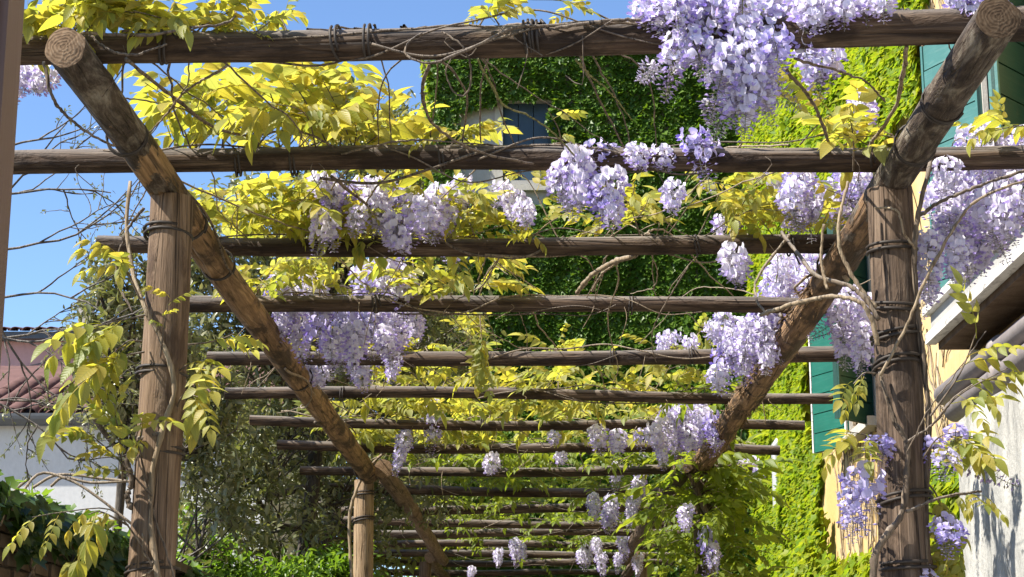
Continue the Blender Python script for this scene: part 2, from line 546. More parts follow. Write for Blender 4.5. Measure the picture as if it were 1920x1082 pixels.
MORTAR = plaster_mat('earthy mortar', (0.12, 0.095, 0.07), (0.07, 0.06, 0.045), 0.7, 4.0, 60, 0.6)
TEAL = paint_mat('sun faded teal paint', (0.055, 0.165, 0.150), (0.17, 0.27, 0.25), 0.5, 0.4)
GREEN = paint_mat('green shutter paint', (0.012, 0.115, 0.078), (0.07, 0.20, 0.15), 0.45, 0.3)
GREEN_SHADED = paint_mat('shaded green shutter paint', (0.010, 0.052, 0.040), (0.05, 0.09, 0.075), 0.45, 0.35)  # green shutter paint darkened to hold the shade on the near leaves
BLUE = paint_mat('blue grey shutter paint', (0.030, 0.060, 0.095), (0.06, 0.09, 0.12), 0.5, 0.3)
WHITE_PAINT = paint_mat('flaking white paint', (0.66, 0.64, 0.59), (0.16, 0.14, 0.12), 0.6, 1.0, (22, 7, 30))
ZINC = flat_mat('zinc', (0.36, 0.37, 0.37), 0.5, 0.5, 0.3)
LEAD = flat_mat('dark gutter metal', (0.085, 0.09, 0.095), 0.5, 0.5, 0.2)
PIPE = flat_mat('mauve grey pipe', (0.30, 0.265, 0.255), 0.6, 0.35, 0.0, 0.45, 14)
TILE = flat_mat('old roof tile', (0.155, 0.085, 0.075), 0.85, 0.2, 0, 0.5, 6)
GLASS = flat_mat('dark window glass', (0.02, 0.025, 0.028), 0.08, 0.6, 0, 0.1)
BROWN = paint_mat('brown painted timber', (0.13, 0.075, 0.052), (0.2, 0.13, 0.1), 0.5, 0.3, (20, 20, 2))
SOFFIT = plaster_mat('brown soffit', (0.10, 0.065, 0.042), (0.22, 0.16, 0.11), 0.8, 5.0, 40, 0.9)
GROUND = plaster_mat('courtyard gravel', (0.36, 0.33, 0.28), (0.22, 0.20, 0.17), 0.6, 0.5, 60, 0.6)

# ------------------------------------------------------------------ the setting: ground
g = Geo()
g.add([(-900, -900, 0), (900, -900, 0), (900, 900, 0), (-900, 900, 0)], [(0, 1, 2, 3)])
tag(g.build('ground', GROUND, smooth=False), kind='structure')

# ------------------------------------------------------------------ buildings
YB = 28.0
XB0 = PY(808, 500, YB)[0]
XR = PY(1407, 240, YB)[0]
ZTOP = PY(960, 98, YB)[2]

# --- creeper covered building that closes the view
bb = empty('tall_building', (0.5 * (XB0 + XR), YB, 0), 'tall grey rendered building with dark blue window shutters, smothered in dark green creeper', 'building')
wz0, wz1 = PY(990, 338, YB)[2], PY(990, 192, YB)[2]
wx0, wx1 = PY(943, 250, YB)[0], PY(1058, 250, YB)[0]
g = Geo()
D = YB + 7
for lo, hi in (((XB0, YB, 0), (wx0, D, ZTOP - .2)), ((wx1, YB, 0), (XR + 5, D, ZTOP - .2)), ((wx0, YB, 0), (wx1, D, wz0)),
               ((wx0, YB, wz1), (wx1, D, ZTOP - .2)), ((wx0, YB + .3, wz0), (wx1, D, wz1))):
    g.box(lo, hi)
g.build('wall', BACK_WALL, bb, smooth=False)
g = Geo()
g.box((XB0 - .14, YB - .14, ZTOP - .2), (XR + 5, D + .2, ZTOP - .1)); g.box((XB0 - .2, YB - .2, ZTOP - .1), (XR + 5, D + .3, ZTOP - .02))
g.build('cornice', STONE, bb, smooth=False)
g = Geo()
mx = 0.5 * (XB0 + XR + 5)
g.add([(XB0 - .25, YB - .25, ZTOP - .018), (XR + 5, YB - .25, ZTOP - .018), (XR + 5, D + .3, ZTOP - .018), (XB0 - .25, D + .3, ZTOP - .018),
       (XB0 + 2.5, YB + 3.5, ZTOP + 0.5), (XR + 3, YB + 3.5, ZTOP + 0.5)], [(0, 1, 5, 4), (1, 2, 5), (2, 3, 4, 5), (3, 0, 4), (0, 3, 2, 1)])
g.build('roof', TILE, bb, smooth=False)
# window surround and shutters
g = Geo()
sj = .13
g.box((wx0 - sj, YB - .05, wz0 - .1), (wx0, YB + .05, wz1 + .004)); g.box((wx1, YB - .05, wz0 - .1), (wx1 + sj, YB + .05, wz1 + .004))
g.box((wx0 - sj - .03, YB - .06, wz1 + .006), (wx1 + sj + .03, YB + .05, wz1 + .12)); g.box((wx0 - sj - .05, YB - .12, wz0 - .2), (wx1 + sj + .05, YB + .05, wz0 - .104))
win = g.build('window', STONE, bb, smooth=False)
nb = 4
bw = (wx1 - wx0) / nb
for i in range(nb):
    g = Geo(); g.box((wx0 + i * bw + .006, YB + .06, wz0 + .004), (wx0 + (i + 1) * bw - .006, YB + .1 + .006 * (i % 2), wz1 - .004))
    g.build('shutter_board', BLUE, win, smooth=False)

# --- ochre house on the right, its long wall runs away from the viewer
oh = empty('ochre_house', (XR, 18, 0), 'ochre plastered house with green wooden shutters running along the right of the pergola', 'house')
WZ0, WZ1 = 4.55, 6.85
wins = [(11.75, 13.25), (18.35, 19.75)]
ZW = 12.4
ys = [4.0, *[v for w in wins for v in w], YB - .002]
g = Geo()
for i in range(0, len(ys), 2):
    g.box((XR, ys[i], 0), (XR + 6, ys[i + 1], ZW))
for a, b in wins:
    g.box((XR, a, 0), (XR + 6, b, WZ0)); g.box((XR, a, WZ1), (XR + 6, b, ZW)); g.box((XR + .35, a, WZ0), (XR + 6, b, WZ1))
g.build('wall', OCHRE, oh, smooth=False)
g = Geo(); g.box((XR - .35, 3.8, ZW), (XR + 6.2, YB - .01, ZW + .12)); g.build('eave', STONE, oh, smooth=False)
g = Geo(); g.add([(XR - .45, 3.7, ZW + .124), (XR + 6.3, 3.7, ZW + .124), (XR + 6.3, YB - .01, ZW + .124), (XR - .45, YB - .01, ZW + .124), (XR + 3, 3.7, ZW + 1.4), (XR + 3, YB - .01, ZW + 1.4)],
                 [(0, 4, 5, 3), (1, 2, 5, 4), (0, 1, 4), (2, 3, 5), (0, 3, 2, 1)]); g.build('roof', TILE, oh, smooth=False)


def shutter(parent, hinge_y, ang, width, z0, z1, mat, edge, far=True):
    """leaf hinged on the wall at hinge_y; ang is measured off the wall towards the garden"""
    u = np.array([-math.sin(ang), math.cos(ang), 0.0]) * (1 if far else 1)
    if not far: u = np.array([-math.sin(ang), -math.cos(ang), 0.0])
    n = np.cross(u, (0, 0, 1.0)) * (1 if far else 1)
    o = np.array([XR - .05, hinge_y, z0])
    M = Matrix(((u[0], n[0], 0, o[0]), (u[1], n[1], 0, o[1]), (u[2], n[2], 1, o[2]), (0, 0, 0, 1)))
    H = z1 - z0
    g = Geo()
    g.box((0, -.012, 0), (width, .012, H))
    leaf = g.build('shutter', mat, parent, M, smooth=False)
    k = 11
    for sgn in (1, -1):
        for i in range(k):
            a, b = i * H / k + .006, (i + 1) * H / k - .006
            t = .012 + random.uniform(0, .004)
            g = Geo(); g.box((.03, .013, a), (width - .03, .013 + t, b)) if sgn > 0 else g.box((.03, -.013 - t, a), (width - .03, -.013, b))
            g.build('board', mat, leaf, M, smooth=False)
    for x in (0.002, width - .026):
        g = Geo(); g.box((x, -.035, .002), (x + .024, .035, H - .002)); g.build('edge_strip', edge, leaf, M, smooth=False)
    return leaf


for wi, (a, b) in enumerate(wins):
    g = Geo()
    g.box((XR - .04, a - .14, WZ0), (XR + .05, a, WZ1 + .14)); g.box((XR - .04, b, WZ0), (XR + .05, b + .14, WZ1 + .14))
    g.box((XR - .04, a, WZ1), (XR + .05, b, WZ1 + .138))
    fr = g.build('window', STONE, oh, smooth=False)
    g = Geo(); g.box((XR - .14, a - .2, WZ0 - .1), (XR + .06, b + .2, WZ0 - .003)); g.build('sill', STONE, fr, smooth=False)
    g = Geo(); g.box((XR + .2, a + .05, WZ0 + .05), (XR + .21, b - .05, WZ1 - .05)); g.build('pane', GLASS, fr, smooth=False)
    g = Geo()
    my = .5 * (a + b)
    for y0, y1 in ((a + .001, a + .06), (my - .05, my + .05), (b - .06, b - .001)): g.box((XR + .17, y0, WZ0), (XR + .24, y1, WZ1 - .001))
    for z0 in (WZ0 + .001, WZ0 + .75, WZ0 + 1.5, WZ1 - .07): g.box((XR + .175, a + .062, z0), (XR + .235, b - .062, z0 + .06))
    g.build('casement', WHITE_PAINT, fr, smooth=False)
    shutter(oh, b + .02, R(26), .66, WZ0 - .08, WZ1 + .04, TEAL if wi == 0 else GREEN, WHITE_PAINT if wi else TEAL, True)
    shutter(oh, a - .02, R(42), .66, WZ0 - .08, WZ1 + .04, GREEN_SHADED, TEAL if wi == 0 else GREEN_SHADED, False)

# downpipe at the far end of the ochre house
dp = PX(1456, 860, XR - .1)
g = Geo(); g.tube([(XR - .1, dp[1], .05), (XR - .1, dp[1], 3), (XR - .1, dp[1], 5.3), (XR + .05, dp[1], 5.5)], .075, 14)
dpo = g.build('downpipe', ZINC, oh)
for z in (2.2, 3.6, 4.6):
    g = Geo(); g.tube([(XR - .1, dp[1], z), (XR - .1, dp[1], z + .05)], .083, 14); g.build('bracket', LEAD, dpo)

# --- low stuccoed annex in front of it: cornice, two pipes, stained wall
XA = 2.42
an = empty('stucco_annex', (XA, 7, 0), 'low annex with stained white stucco wall under a flaking white cornice', 'building')
A1 = PX(1800, 900, XA)[1]
ztop = PX(1800, 785, XA)[2]
g = Geo()
# stucco with a gently uneven face
ny, nz = 60, 24
yy, zz = np.linspace(1.5, A1, ny), np.linspace(0, ztop, nz)
Y2, Z2 = np.meshgrid(yy, zz, indexing='ij')
dx = .012 * np.sin(Y2 * 3.1 + Z2 * 2.2) + .01 * np.sin(Y2 * 7.3 - Z2 * 5.1) + .006 * rng.standard_normal(Y2.shape)
V = np.stack([XA + dx, Y2, Z2], -1).reshape(-1, 3)
g.add(V, [(i * nz + j, i * nz + j + 1, (i + 1) * nz + j + 1, (i + 1) * nz + j) for i in range(ny - 1) for j in range(nz - 1)])
g.box((XA + .03, 1.5, 0), (XR - .01, A1 + .02, ztop))
g.build('stucco_wall', STUCCO, an)
GA = PX(1745, 645, XA - .12)          # far end of the cornice
ye = GA[1]
g = Geo(); g.box((XA + .16, 1.5, ztop + .002), (XR - .012, A1 + .9, GA[2] + .05)); g.build('upper_wall', OCHRE, an, smooth=False)
zc = GA[2]
g = Geo(); g.box((XA - .075, 1.5, zc - .035), (XA + .158, ye, zc + .06)); g.build('soffit', SOFFIT, an, smooth=False)
g = Geo(); g.box((XA - .14, 1.5, zc + .005), (XA - .078, ye + .05, zc + .065)); g.build('cornice', WHITE_PAINT, an, smooth=False)
g = Geo(); g.box((XA - .09, 1.5, zc + .068), (XA + .3, ye + .1, zc + .19)); g.build('stone_band', BACK_WALL, an, smooth=False)
g = Geo(); g.box((XA - .13, 1.5, zc + .193), (XA + .34, ye + .14, zc + .24)); g.build('top_trim', WHITE_PAINT, an, smooth=False)
g = Geo(); g.add([(XA - .1, 1.5, zc + .243), (XA - .1, ye + .1, zc + .243), (XR - .02, ye + .1, zc + .44), (XR - .02, 1.5, zc + .44)], [(0, 1, 2, 3)])
g.build('roof', TILE, an, smooth=False)
for px, py, r in ((1790, 722, .062), (1812, 752, .066)):
    q = PX(px, py, XA + .06)
    g = Geo(); g.tube([(XA + .06, 1.5, q[2]), (XA + .06, 6, q[2] + .01), (XA + .06, q[1] + .3, q[2] - .01)], r, 16)
    p = g.build('pipe', PIPE, an)
    for y in (3.2, 5.4, 7.6, 9.4):
        g = Geo(); g.tube([(XA + .06, y, q[2] + .004), (XA + .06, y + .09, q[2] + .004)], r + .008, 16); g.build('collar', PIPE, p)

# --- white low building and pink house on the left
YW = 20.0
wx_l, wx_r = -16.0, PY(500, 800, YW)[0]
zg = PY(100, 792, YW)[2]
wh = empty('white_building', (-7, YW, 0), 'low white plastered building with tiled roof and dark grey gutter left of the pergola', 'building')
g = Geo(); g.box((wx_l, YW, 0), (wx_r, YW + 6, zg)); g.build('wall', WHITE_WALL, wh, smooth=False)
g = Geo()
n = 10
th = np.linspace(math.pi, 2 * math.pi, n)
prof = [(YW - .13 + .1 * math.cos(t), zg + .04 + .1 * math.sin(t)) for t in th] + [(YW - .03, zg + .07), (YW - .23, zg + .07)]
V = [(x, y, z) for x in (wx_l, wx_r + .1) for y, z in prof]; m = len(prof)
g.add(V, [(i, (i + 1) % m, m + (i + 1) % m, m + i) for i in range(m)] + [tuple(range(m - 1, -1, -1)), tuple(range(m, 2 * m))])
g.build('gutter', LEAD, wh, smooth=False)
slope = R(21)
g = Geo()
rl = 3.2
g.add([(wx_l, YW - .1, zg + .06), (wx_r + .1, YW - .1, zg + .06), (wx_r + .1, YW - .1 + rl * math.cos(slope), zg + .06 + rl * math.sin(slope)), (wx_l, YW - .1 + rl * math.cos(slope), zg + .06 + rl * math.sin(slope)),
       (wx_l, YW + 6, zg), (wx_r, YW + 6, zg)], [(0, 1, 2, 3), (3, 2, 5, 4)])
rf = g.build('roof', TILE, wh, smooth=False)
# one barrel tile, shared
g = Geo()
th = np.linspace(0, math.pi, 8)
V = []
for L, r in ((0, .098), (.42, .082)):
    V += [(r * math.cos(t), L, r * .75 * math.sin(t)) for t in th]
for L, r in ((0, .082), (.42, .068)):
    V += [(r * math.cos(t), L, r * .75 * math.sin(t)) for t in th]
Fs = [(i + 1, i, i + 8, i + 9) for i in range(7)] + [(16 + i, 17 + i, 25 + i, 24 + i) for i in range(7)] + [(i, i + 1, 17 + i, 16 + i) for i in range(7)]
g.add(V, Fs)
tile_me = g.mesh('tile', TILE)
x0 = PY(-40, 780, YW)[0]
for c in range(int((wx_r - x0) / .205)):
    for r_ in range(5):
        t = bpy.data.objects.new('tile', tile_me)
        L = .38 * r_
        M = Matrix.Translation((x0 + c * .205 + random.uniform(-.012, .012), YW - .16 + L * math.cos(slope), zg + .075 + L * math.sin(slope) + .012 * (r_ % 2))) @ Matrix.Rotation(slope + R(random.uniform(.5, 3)), 4, 'X') @ Matrix.Rotation(R(random.uniform(-2, 2)), 4, 'Z')
        put(t, rf, M)

YP = 31.0
zp = PY(60, 640, YP)[2]
px_r = PY(330, 640, YP)[0]
ph = empty('pink_house', (-10, YP, 0), 'tall pink plastered house with dark gutter and chimney behind the white building', 'house')
g = Geo(); g.box((-24, YP, 0), (px_r, YP + 7, zp)); g.build('wall', PINK_WALL, ph, smooth=False)
g = Geo(); g.box((-24, YP - .25, zp + .002), (px_r + .2, YP - .05, zp + .12)); g.build('gutter', LEAD, ph, smooth=False)
g = Geo(); g.add([(-24, YP - .25, zp + .125), (px_r + .2, YP - .25, zp + .125), (px_r + .2, YP + 4, zp + .9), (-24, YP + 4, zp + .9), (-24, YP + 7.2, zp), (px_r + .2, YP + 7.2, zp)], [(0, 1, 2, 3), (3, 2, 5, 4)])
prf = g.build('roof', TILE, ph, smooth=False)
x1 = PY(-30, 640, YP)[0]
for c in range(int((px_r - x1) / .21)):
    t = bpy.data.objects.new('tile', tile_me)
    put(t, prf, Matrix.Translation((x1 + c * .21, YP - .3, zp + .13)) @ Matrix.Rotation(R(11), 4, 'X'))
c0, c1 = PY(148, 660, YP + 1.2), PY(174, 572, YP + 1.2)
g = Geo(); g.box((c0[0], YP + 1.0, c0[2] - .6), (c1[0], YP + 1.3, c1[2])); g.box((c0[0] - .03, YP + .96, c1[2] + .002), (c1[0] + .03, YP + 1.34, c1[2] + .06))
g.build('chimney', STONE, prf, smooth=False)
g = Geo(); q0, q1 = PY(-40, 704, YP - .06), PY(190, 660, YP - .06); g.tube([q0, q1], .012, 5); g.build('cable', LEAD, ph)

# --- old brick garden wall on the left
XG = -2.45
gw_top = PX(0, 945, XG)[2]
gw = empty('garden_wall', (XG, 10, 0), 'old earthy brick garden wall under dark ivy and roots, left of the pergola', 'wall')
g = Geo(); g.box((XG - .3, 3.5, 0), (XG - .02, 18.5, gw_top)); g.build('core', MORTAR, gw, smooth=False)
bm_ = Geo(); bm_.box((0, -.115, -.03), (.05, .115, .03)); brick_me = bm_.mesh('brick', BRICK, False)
for r_ in range(int(gw_top / .075)):
    z = r_ * .075 + .04
    for c in range(24):
        y = 7.4 + c * .25 + (.125 if r_ % 2 else 0)
        if z < 1.6: continue
        t = bpy.data.objects.new('brick', brick_me)
        put(t, gw, Matrix.Translation((XG - .045 + random.uniform(-.012, .012), y, z)) @ Matrix.Rotation(R(random.uniform(-2, 2)), 4, 'X'))
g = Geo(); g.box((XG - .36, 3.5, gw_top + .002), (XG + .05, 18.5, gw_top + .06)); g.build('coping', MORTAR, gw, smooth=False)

# --- brown timber beside the viewer
g = Geo()
q = PY(15, 175, 2.6)
g.box((q[0] - .16, 2.56, 0), (q[0] + .004, 2.64, 3.0)); g.box((q[0] - .15, 2.545, 0.0), (q[0] - .012, 2.558, 3.0))
tag(g.build('door_jamb', BROWN, smooth=False), 'upright brown painted timber jamb cut by the left edge of the view', 'door jamb')

# ------------------------------------------------------------------ pergola
def pole(name, A, B, r0, r1, mat, parent, sides=28, rings=None, bend=.012, crack=0.5, rough=.05, seed=0):
    rs = np.random.default_rng(seed + 11)
    A, B = np.asarray(A, float), np.asarray(B, float)
    L = np.linalg.norm(B - A)
    rings = rings or max(10, int(L / .07))
    z = np.linspace(0, L, rings)
    th = np.linspace(0, 2 * np.pi, sides, endpoint=False)
    Zm, Tm = np.meshgrid(z, th, indexing='ij')
    rr = r0 + (r1 - r0) * Zm / L
    k = np.ones_like(rr)
    for _ in range(9):
        kk, zz_ = rs.integers(1, 7), rs.uniform(-5, 5)
        k += rough / 3.2 * np.sin(kk * Tm + rs.uniform(0, 6.3) + zz_ * Zm) * (1.2 / math.sqrt(kk))
    k += rs.standard_normal(rr.shape) * rough * .10
    for _ in range(int(1 + L * .8)):        # knots
        zc_, tc_ = rs.uniform(0, L), rs.uniform(0, 6.3)
        dt = (Tm - tc_ + np.pi) % (2 * np.pi) - np.pi
        k += rs.uniform(.06, .2) * np.exp(-((Zm - zc_) / .05) ** 2 - (dt / .35) ** 2)
    for _ in range(3):                      # long drying splits
        t0, dr = rs.uniform(0, 6.3), rs.uniform(-.15, .15)
        a, b = sorted(rs.uniform(-.1, 1.1, 2) * L)
        dt = (Tm - t0 - dr * Zm - .08 * np.sin(Zm * 2.3) + np.pi) % (2 * np.pi) - np.pi
        k -= crack * .22 * np.exp(-(dt / .13) ** 2) * ((Zm > a) & (Zm < b))
    rr = rr * k
    bx = bend * (np.sin(Zm / L * np.pi * rs.uniform(1, 2.2) + rs.uniform(0, 6)) + .4 * np.sin(Zm * 2.1 + rs.uniform(0, 6)))
    by = bend * (np.sin(Zm / L * np.pi * rs.uniform(1, 2.2) + rs.uniform(0, 6)) + .4 * np.sin(Zm * 1.7 + rs.uniform(0, 6)))
    V = np.stack([bx + rr * np.cos(Tm), by + rr * np.sin(Tm), Zm], -1).reshape(-1, 3)
    g = Geo()
    Fs = [(i * sides + j, i * sides + (j + 1) % sides, (i + 1) * sides + (j + 1) % sides, (i + 1) * sides + j) for i in range(rings - 1) for j in range(sides)]
    g.add(V, Fs)
    # sawn ends with their own vertices
    for zi, rev in ((0, True), (rings - 1, False)):
        ring = V[zi * sides:(zi + 1) * sides]
        c = ring.mean(0)
        W = np.vstack([ring * 1.0, c + (ring - c) * .55, [c]])
        W[sides:, 2] += (-.004 if rev else .004)
        Fc = []
        for j in range(sides):
            k2 = (j + 1) % sides
            Fc.append((j, k2, sides + k2, sides + j)); Fc.append((sides + j, sides + k2, 2 * sides))
        if rev: Fc = [tuple(reversed(f)) for f in Fc]
        g.add(W, Fc, 1)
    d = (B - A) / L
    ref = np.array([0, 0, 1.0]) if abs(d[2]) < .9 else np.array([1.0, 0, 0])
    x = np.cross(ref, d); x /= np.linalg.norm(x); y = np.cross(d, x)
    M = Matrix(((x[0], y[0], d[0], A[0]), (x[1], y[1], d[1], A[1]), (x[2], y[2], d[2], A[2]), (0, 0, 0, 1)))
    me = g.mesh(name, [mat, ENDGRAIN_DARK if name == 'rafter' or mat is WOOD_RAIL_B else ENDGRAIN])
    return put(bpy.data.objects.new(name, me), parent, M)


def tie(parent, c, axis, r, turns=2, wire=.006, name='wire_tie', mat=None, tail=0.0):
    """loops of wire round a pole"""
    axis = np.asarray(axis, float) / np.linalg.norm(axis)
    a = np.cross(axis, (.3, .8, .5)); a /= np.linalg.norm(a); b = np.cross(axis, a)
    t = np.linspace(0, 2 * np.pi * turns, int(18 * turns))
    tilt = random.uniform(-.25, .25)
    path = np.asarray(c)[None] + (r + wire) * (np.cos(t)[:, None] * a + np.sin(t)[:, None] * b) * (1 + .03 * np.sin(t * 1.7 + random.random() * 6))[:, None] \
        + axis[None] * ((t / (2 * np.pi) - turns / 2) * wire * 3.2 + tilt * r * np.sin(t + random.random() * 6))[:, None]
    if tail:
        path = np.vstack([path, path[-1] + np.array([[.01, -.01, -tail * .5], [.02, -.015, -tail]])])
    g = Geo(); g.tube(path, wire, 6)
    return g.build(name, mat or WIRE, parent)


ZR = 3.59
ZL = ZR - .042 - .068
ZP = ZL - .062
pg = empty('pergola', (0, 14, 0), 'long timber pergola of round poles tied with wire, cross poles laid over two rails', 'pergola')
posts = {}
for key, (px, py), r0, r1, mat in (('L1', (318, 382), .098, .077, WOOD_POST), ('R1', (1667, 364), .104, .077, WOOD_POST_DARK),
                                  ('L2', (683, 905), .095, .078, WOOD_POST_PALE), ('R2', (1318, 900), .095, .078, WOOD_POST_DARK)):
    q = PZ(px, py, ZP)
    posts[key] = pole('post', (q[0], q[1], 0), (q[0], q[1], ZP + .02), r0, r1, mat, pg, 36, None, .008, .6, .045, len(posts) + 40)
    posts[key + 'p'] = q
for key, x in (('L3', posts['L2p'][0]), ('R3', posts['R2p'][0])):
    posts[key] = pole('post', (x, 22.7, 0), (x, 22.7, ZP + .02), .095, .075, WOOD_POST, pg, 20, 30, .008, .5, .04, 60)
    posts[key + 'p'] = np.array([x, 22.7, ZP])
rails = []
rails.append((PZ(120, 92, ZL), PZ(690, 889, ZL), .060, .078, WOOD_RAIL_A))
rails.append((PZ(1872, 36, ZL), PZ(1312, 878, ZL), .062, .08, WOOD_RAIL_B))
xl, xr = rails[0][1][0], rails[1][1][0]
yl, yr = rails[0][1][1], rails[1][1][1]
rails.append(((xl + .15, yl - .3, ZL), (xl + .18, 23.0, ZL), .075, .07, WOOD_POST))
rails.append(((xr - .15, yr - .3, ZL), (xr - .18, 23.0, ZL), .075, .07, WOOD_POST_DARK))
rails.append(((xl + .03, 22.5, ZL), (xl + .04, 27.4, ZL), .07, .06, WOOD_POST))
rails.append(((xr - .03, 22.5, ZL), (xr - .04, 27.4, ZL), .07, .06, WOOD_POST_DARK))
rail_objs = [pole('rail', a, b, r0, r1, m, pg, 36, None, .010, .9, .085, 20 + i) for i, (a, b, r0, r1, m) in enumerate(rails)]
RAF = [((-70, 99), (2010, 42), .043, .049), ((21, 309), (1990, 287), .043, .041), ((183, 460), (1806, 461), .036, .039), ((350, 566), (1560, 577), .040, .036),
       ((390, 673), (1570, 666), .038, .041), ((422, 738), (1560, 744), .037, .032), ((468, 790), (1508, 801), .034, .033), ((520, 836), (1462, 844), .036, .036),
       ((563, 884), (1410, 880), .036, .04), ((578, 914), (1388, 925), .04, .042), ((612, 957), (1352, 954), .045, .042), ((640, 978), (1330, 984), .04, .04),
       ((655, 999), (1310, 1000), .045, .04), ((672, 1020), (1292, 1023), .042, .04), ((688, 1038), (1275, 1041), .045, .04), ((700, 1055), (1262, 1055), .042, .04), ((712, 1072), (1250, 1075), .042, .04)]
raf = []
for i, (a, b, r0, r1) in enumerate(RAF):
    A, B = PZ(*a, ZR), PZ(*b, ZR)
    o = pole('rafter', A, B, r0 * 1.06, r1 * 1.06, WOOD_RAFTER, pg, 28 if i < 5 else 16, None if i < 6 else 30, .013, .6, .08, 100 + i)
    raf.append((A, B, r0, r1, o))


def raf_at(i, px):
    """point on the axis of rafter i under picture column px"""
    A, B = raf[i][0], raf[i][1]
    pa = RAF[i][0][0]; pb = RAF[i][1][0]
    t = (px - pa) / (pb - pa)
    return A + (B - A) * t


# wire ties round posts, rails and rafters
up = (0, 0, 1)
for key, lst in (('L1', (440, 700, 905 - 62, 1068)), ('R1', (468, 575, 630, 685, 975 - 40, 1062))):
    q = posts[key + 'p']
    for py in lst:
        z = PY(318 if key == 'L1' else 1690, py, q[1])[2]
        tie(posts[key], (q[0], q[1], z), up, .079 + (ZP - z) * .0062, 2 if py % 2 else 1.4, .006)
for key, lst in (('L2', (925, 975)),):
    q = posts[key + 'p']
    for py in lst:
        z = PY(680, py, q[1])[2]; tie(posts[key], (q[0], q[1], z), up, .082, 2, .007)
for i, (px, t) in ((0, (0, .085)), (0, (0, .2)), (0, (0, .27)), (1, (0, .075)), (1, (0, .12)), (1, (0, .3)), (0, (0, .55)), (1, (0, .6)), (0, (0, .97)), (1, (0, .97))):
    a, b, r0, r1, m = rails[i]
    a, b = np.asarray(a), np.asarray(b)
    tie(rail_objs[i], a + (b - a) * t, b - a, r0 + (r1 - r0) * t + .001, 2, .0045)
for i, pxs in enumerate([(325, 655, 715, 1015, 1030, 1700), (455, 560, 840, 1640), (705, 1305, 1480), (700, 1180), (600, 1150, 1300), (640, 1400), (900, 1260), (800, 1100), (930,)]):
    for px in pxs:
        tie(raf[i][4], raf_at(i, px), raf[i][1] - raf[i][0], .047 if i < 2 else .042, random.choice([1.3, 2.0]), .0045, tail=random.choice([0, .03, .06]))

# ------------------------------------------------------------------ plant pieces
def leaflet(L, W, rows=6, fold=.35, droop=.35, tip=1.0):
    """leaf blade along +Y, face up +Z; returns V, T, uv"""
    t = np.linspace(0, 1, rows)
    w = W * .5 * np.sin(np.pi * np.clip(t, 0, 1) ** .72) ** .85 * (1 - .25 * t ** 3)
    w[0] = W * .03; w[-1] = 0.0005
    y = L * t * (1 - .10 * droop * t); z = -L * droop * t ** 2 * .6
    V, uv = [], []
    for i in range(rows):
        e = fold * w[i]
        V += [(-w[i], y[i], z[i] + e), (0, y[i], z[i]), (w[i], y[i], z[i] + e)]
        uv += [(.5 - .5 * w[i] / (W * .5), t[i]), (.5, t[i]), (.5 + .5 * w[i] / (W * .5), t[i])]
    T = []
    for i in range(rows - 1):
        a, b = 3 * i, 3 * i + 3
        for j in (0, 1):
            T += [(a + j, a + j + 1, b + j + 1), (a + j, b + j + 1, b + j)]
    return np.array(V), np.array(T), np.array(uv)


def rot(ax, a):
    return np.array(Matrix.Rotation(a, 3, ax))


def compound_leaf(pairs, Ll, Wl, droop, spread, hang, seed, rows=6):
    """pinnate leaf: rachis along +Y from the origin with paired leaflets and one at the tip"""
    rs = np.random.default_rng(seed)
    Vs, Ts, Us, Rs, off = [], [], [], [], 0
    L = .052 * pairs + .05

    def axis(t):
        return np.array([.02 * math.sin(3 * t + seed), L * t * (1 - .12 * droop * t), -L * droop * .55 * t ** 2])

    def add(V, T, U, r):
        nonlocal off
        Vs.append(V); Ts.append(T + off); Us.append(U); Rs.append(np.full(len(V), r)); off += len(V)
    # rachis
    tt = np.linspace(0, 1, 7)
    P = np.array([axis(t) for t in tt])
    ring = []
    for i, p in enumerate(P):
        r = .0022 * (1 - .6 * tt[i])
        ring += [p + (r, 0, r * .6), p + (-r, 0, r * .6), p + (0, 0, -r)]
    T = []
    for i in range(6):
        for j in range(3):
            a, b, c, d = 3 * i + j, 3 * i + (j + 1) % 3, 3 * i + 3 + (j + 1) % 3, 3 * i + 3 + j
            T += [(a, b, c), (a, c, d)]
    add(np.array(ring), np.array(T), np.full((len(ring), 2), .12), .4)
    for k in range(pairs):
        t = .30 + .62 * k / max(1, pairs - 1)
        s = (.75 + .25 * math.sin(math.pi * (k + .6) / pairs)) * rs.uniform(.85, 1.1)
        for sd in (-1, 1):
            V, T, U = leaflet(Ll * s, Wl * s * rs.uniform(.9, 1.1), rows, rs.uniform(.15, .55), rs.uniform(.1, .6))
            M = rot('Z', -sd * R(spread + rs.uniform(-9, 9))) @ rot('X', -R(hang + rs.uniform(-14, 14))) @ rot('Y', sd * R(rs.uniform(-5, 25)))
            add(V @ M.T + axis(t), T, U, rs.random())
    V, T, U = leaflet(Ll * 1.12, Wl * 1.05, rows, .3, .35)
    M = rot('X', -R(hang * .8 + droop * 30))
    add(V @ M.T + axis(1.0), T, U, rs.random())
    return Proto(np.concatenate(Vs), np.concatenate(Ts), np.concatenate(Us), np.concatenate(Rs))


LEAVES = [compound_leaf(4, .100, .052, .4, 58, 12, 1), compound_leaf(4, .095, .048, .6, 60, 20, 2), compound_leaf(3, .110, .056, .3, 52, 16, 3),
          compound_leaf(3, .100, .046, .8, 44, 52, 4), compound_leaf(4, .080, .036, .7, 42, 56, 5), compound_leaf(4, .090, .046, .35, 62, 5, 6)]
LEAVES_FAR = [compound_leaf(4, .100, .052, .4, 58, 12, 11, 4), compound_leaf(4, .095, .046, .6, 60, 20, 12, 4), compound_leaf(4, .085, .040, .7, 45, 45, 13, 4)]


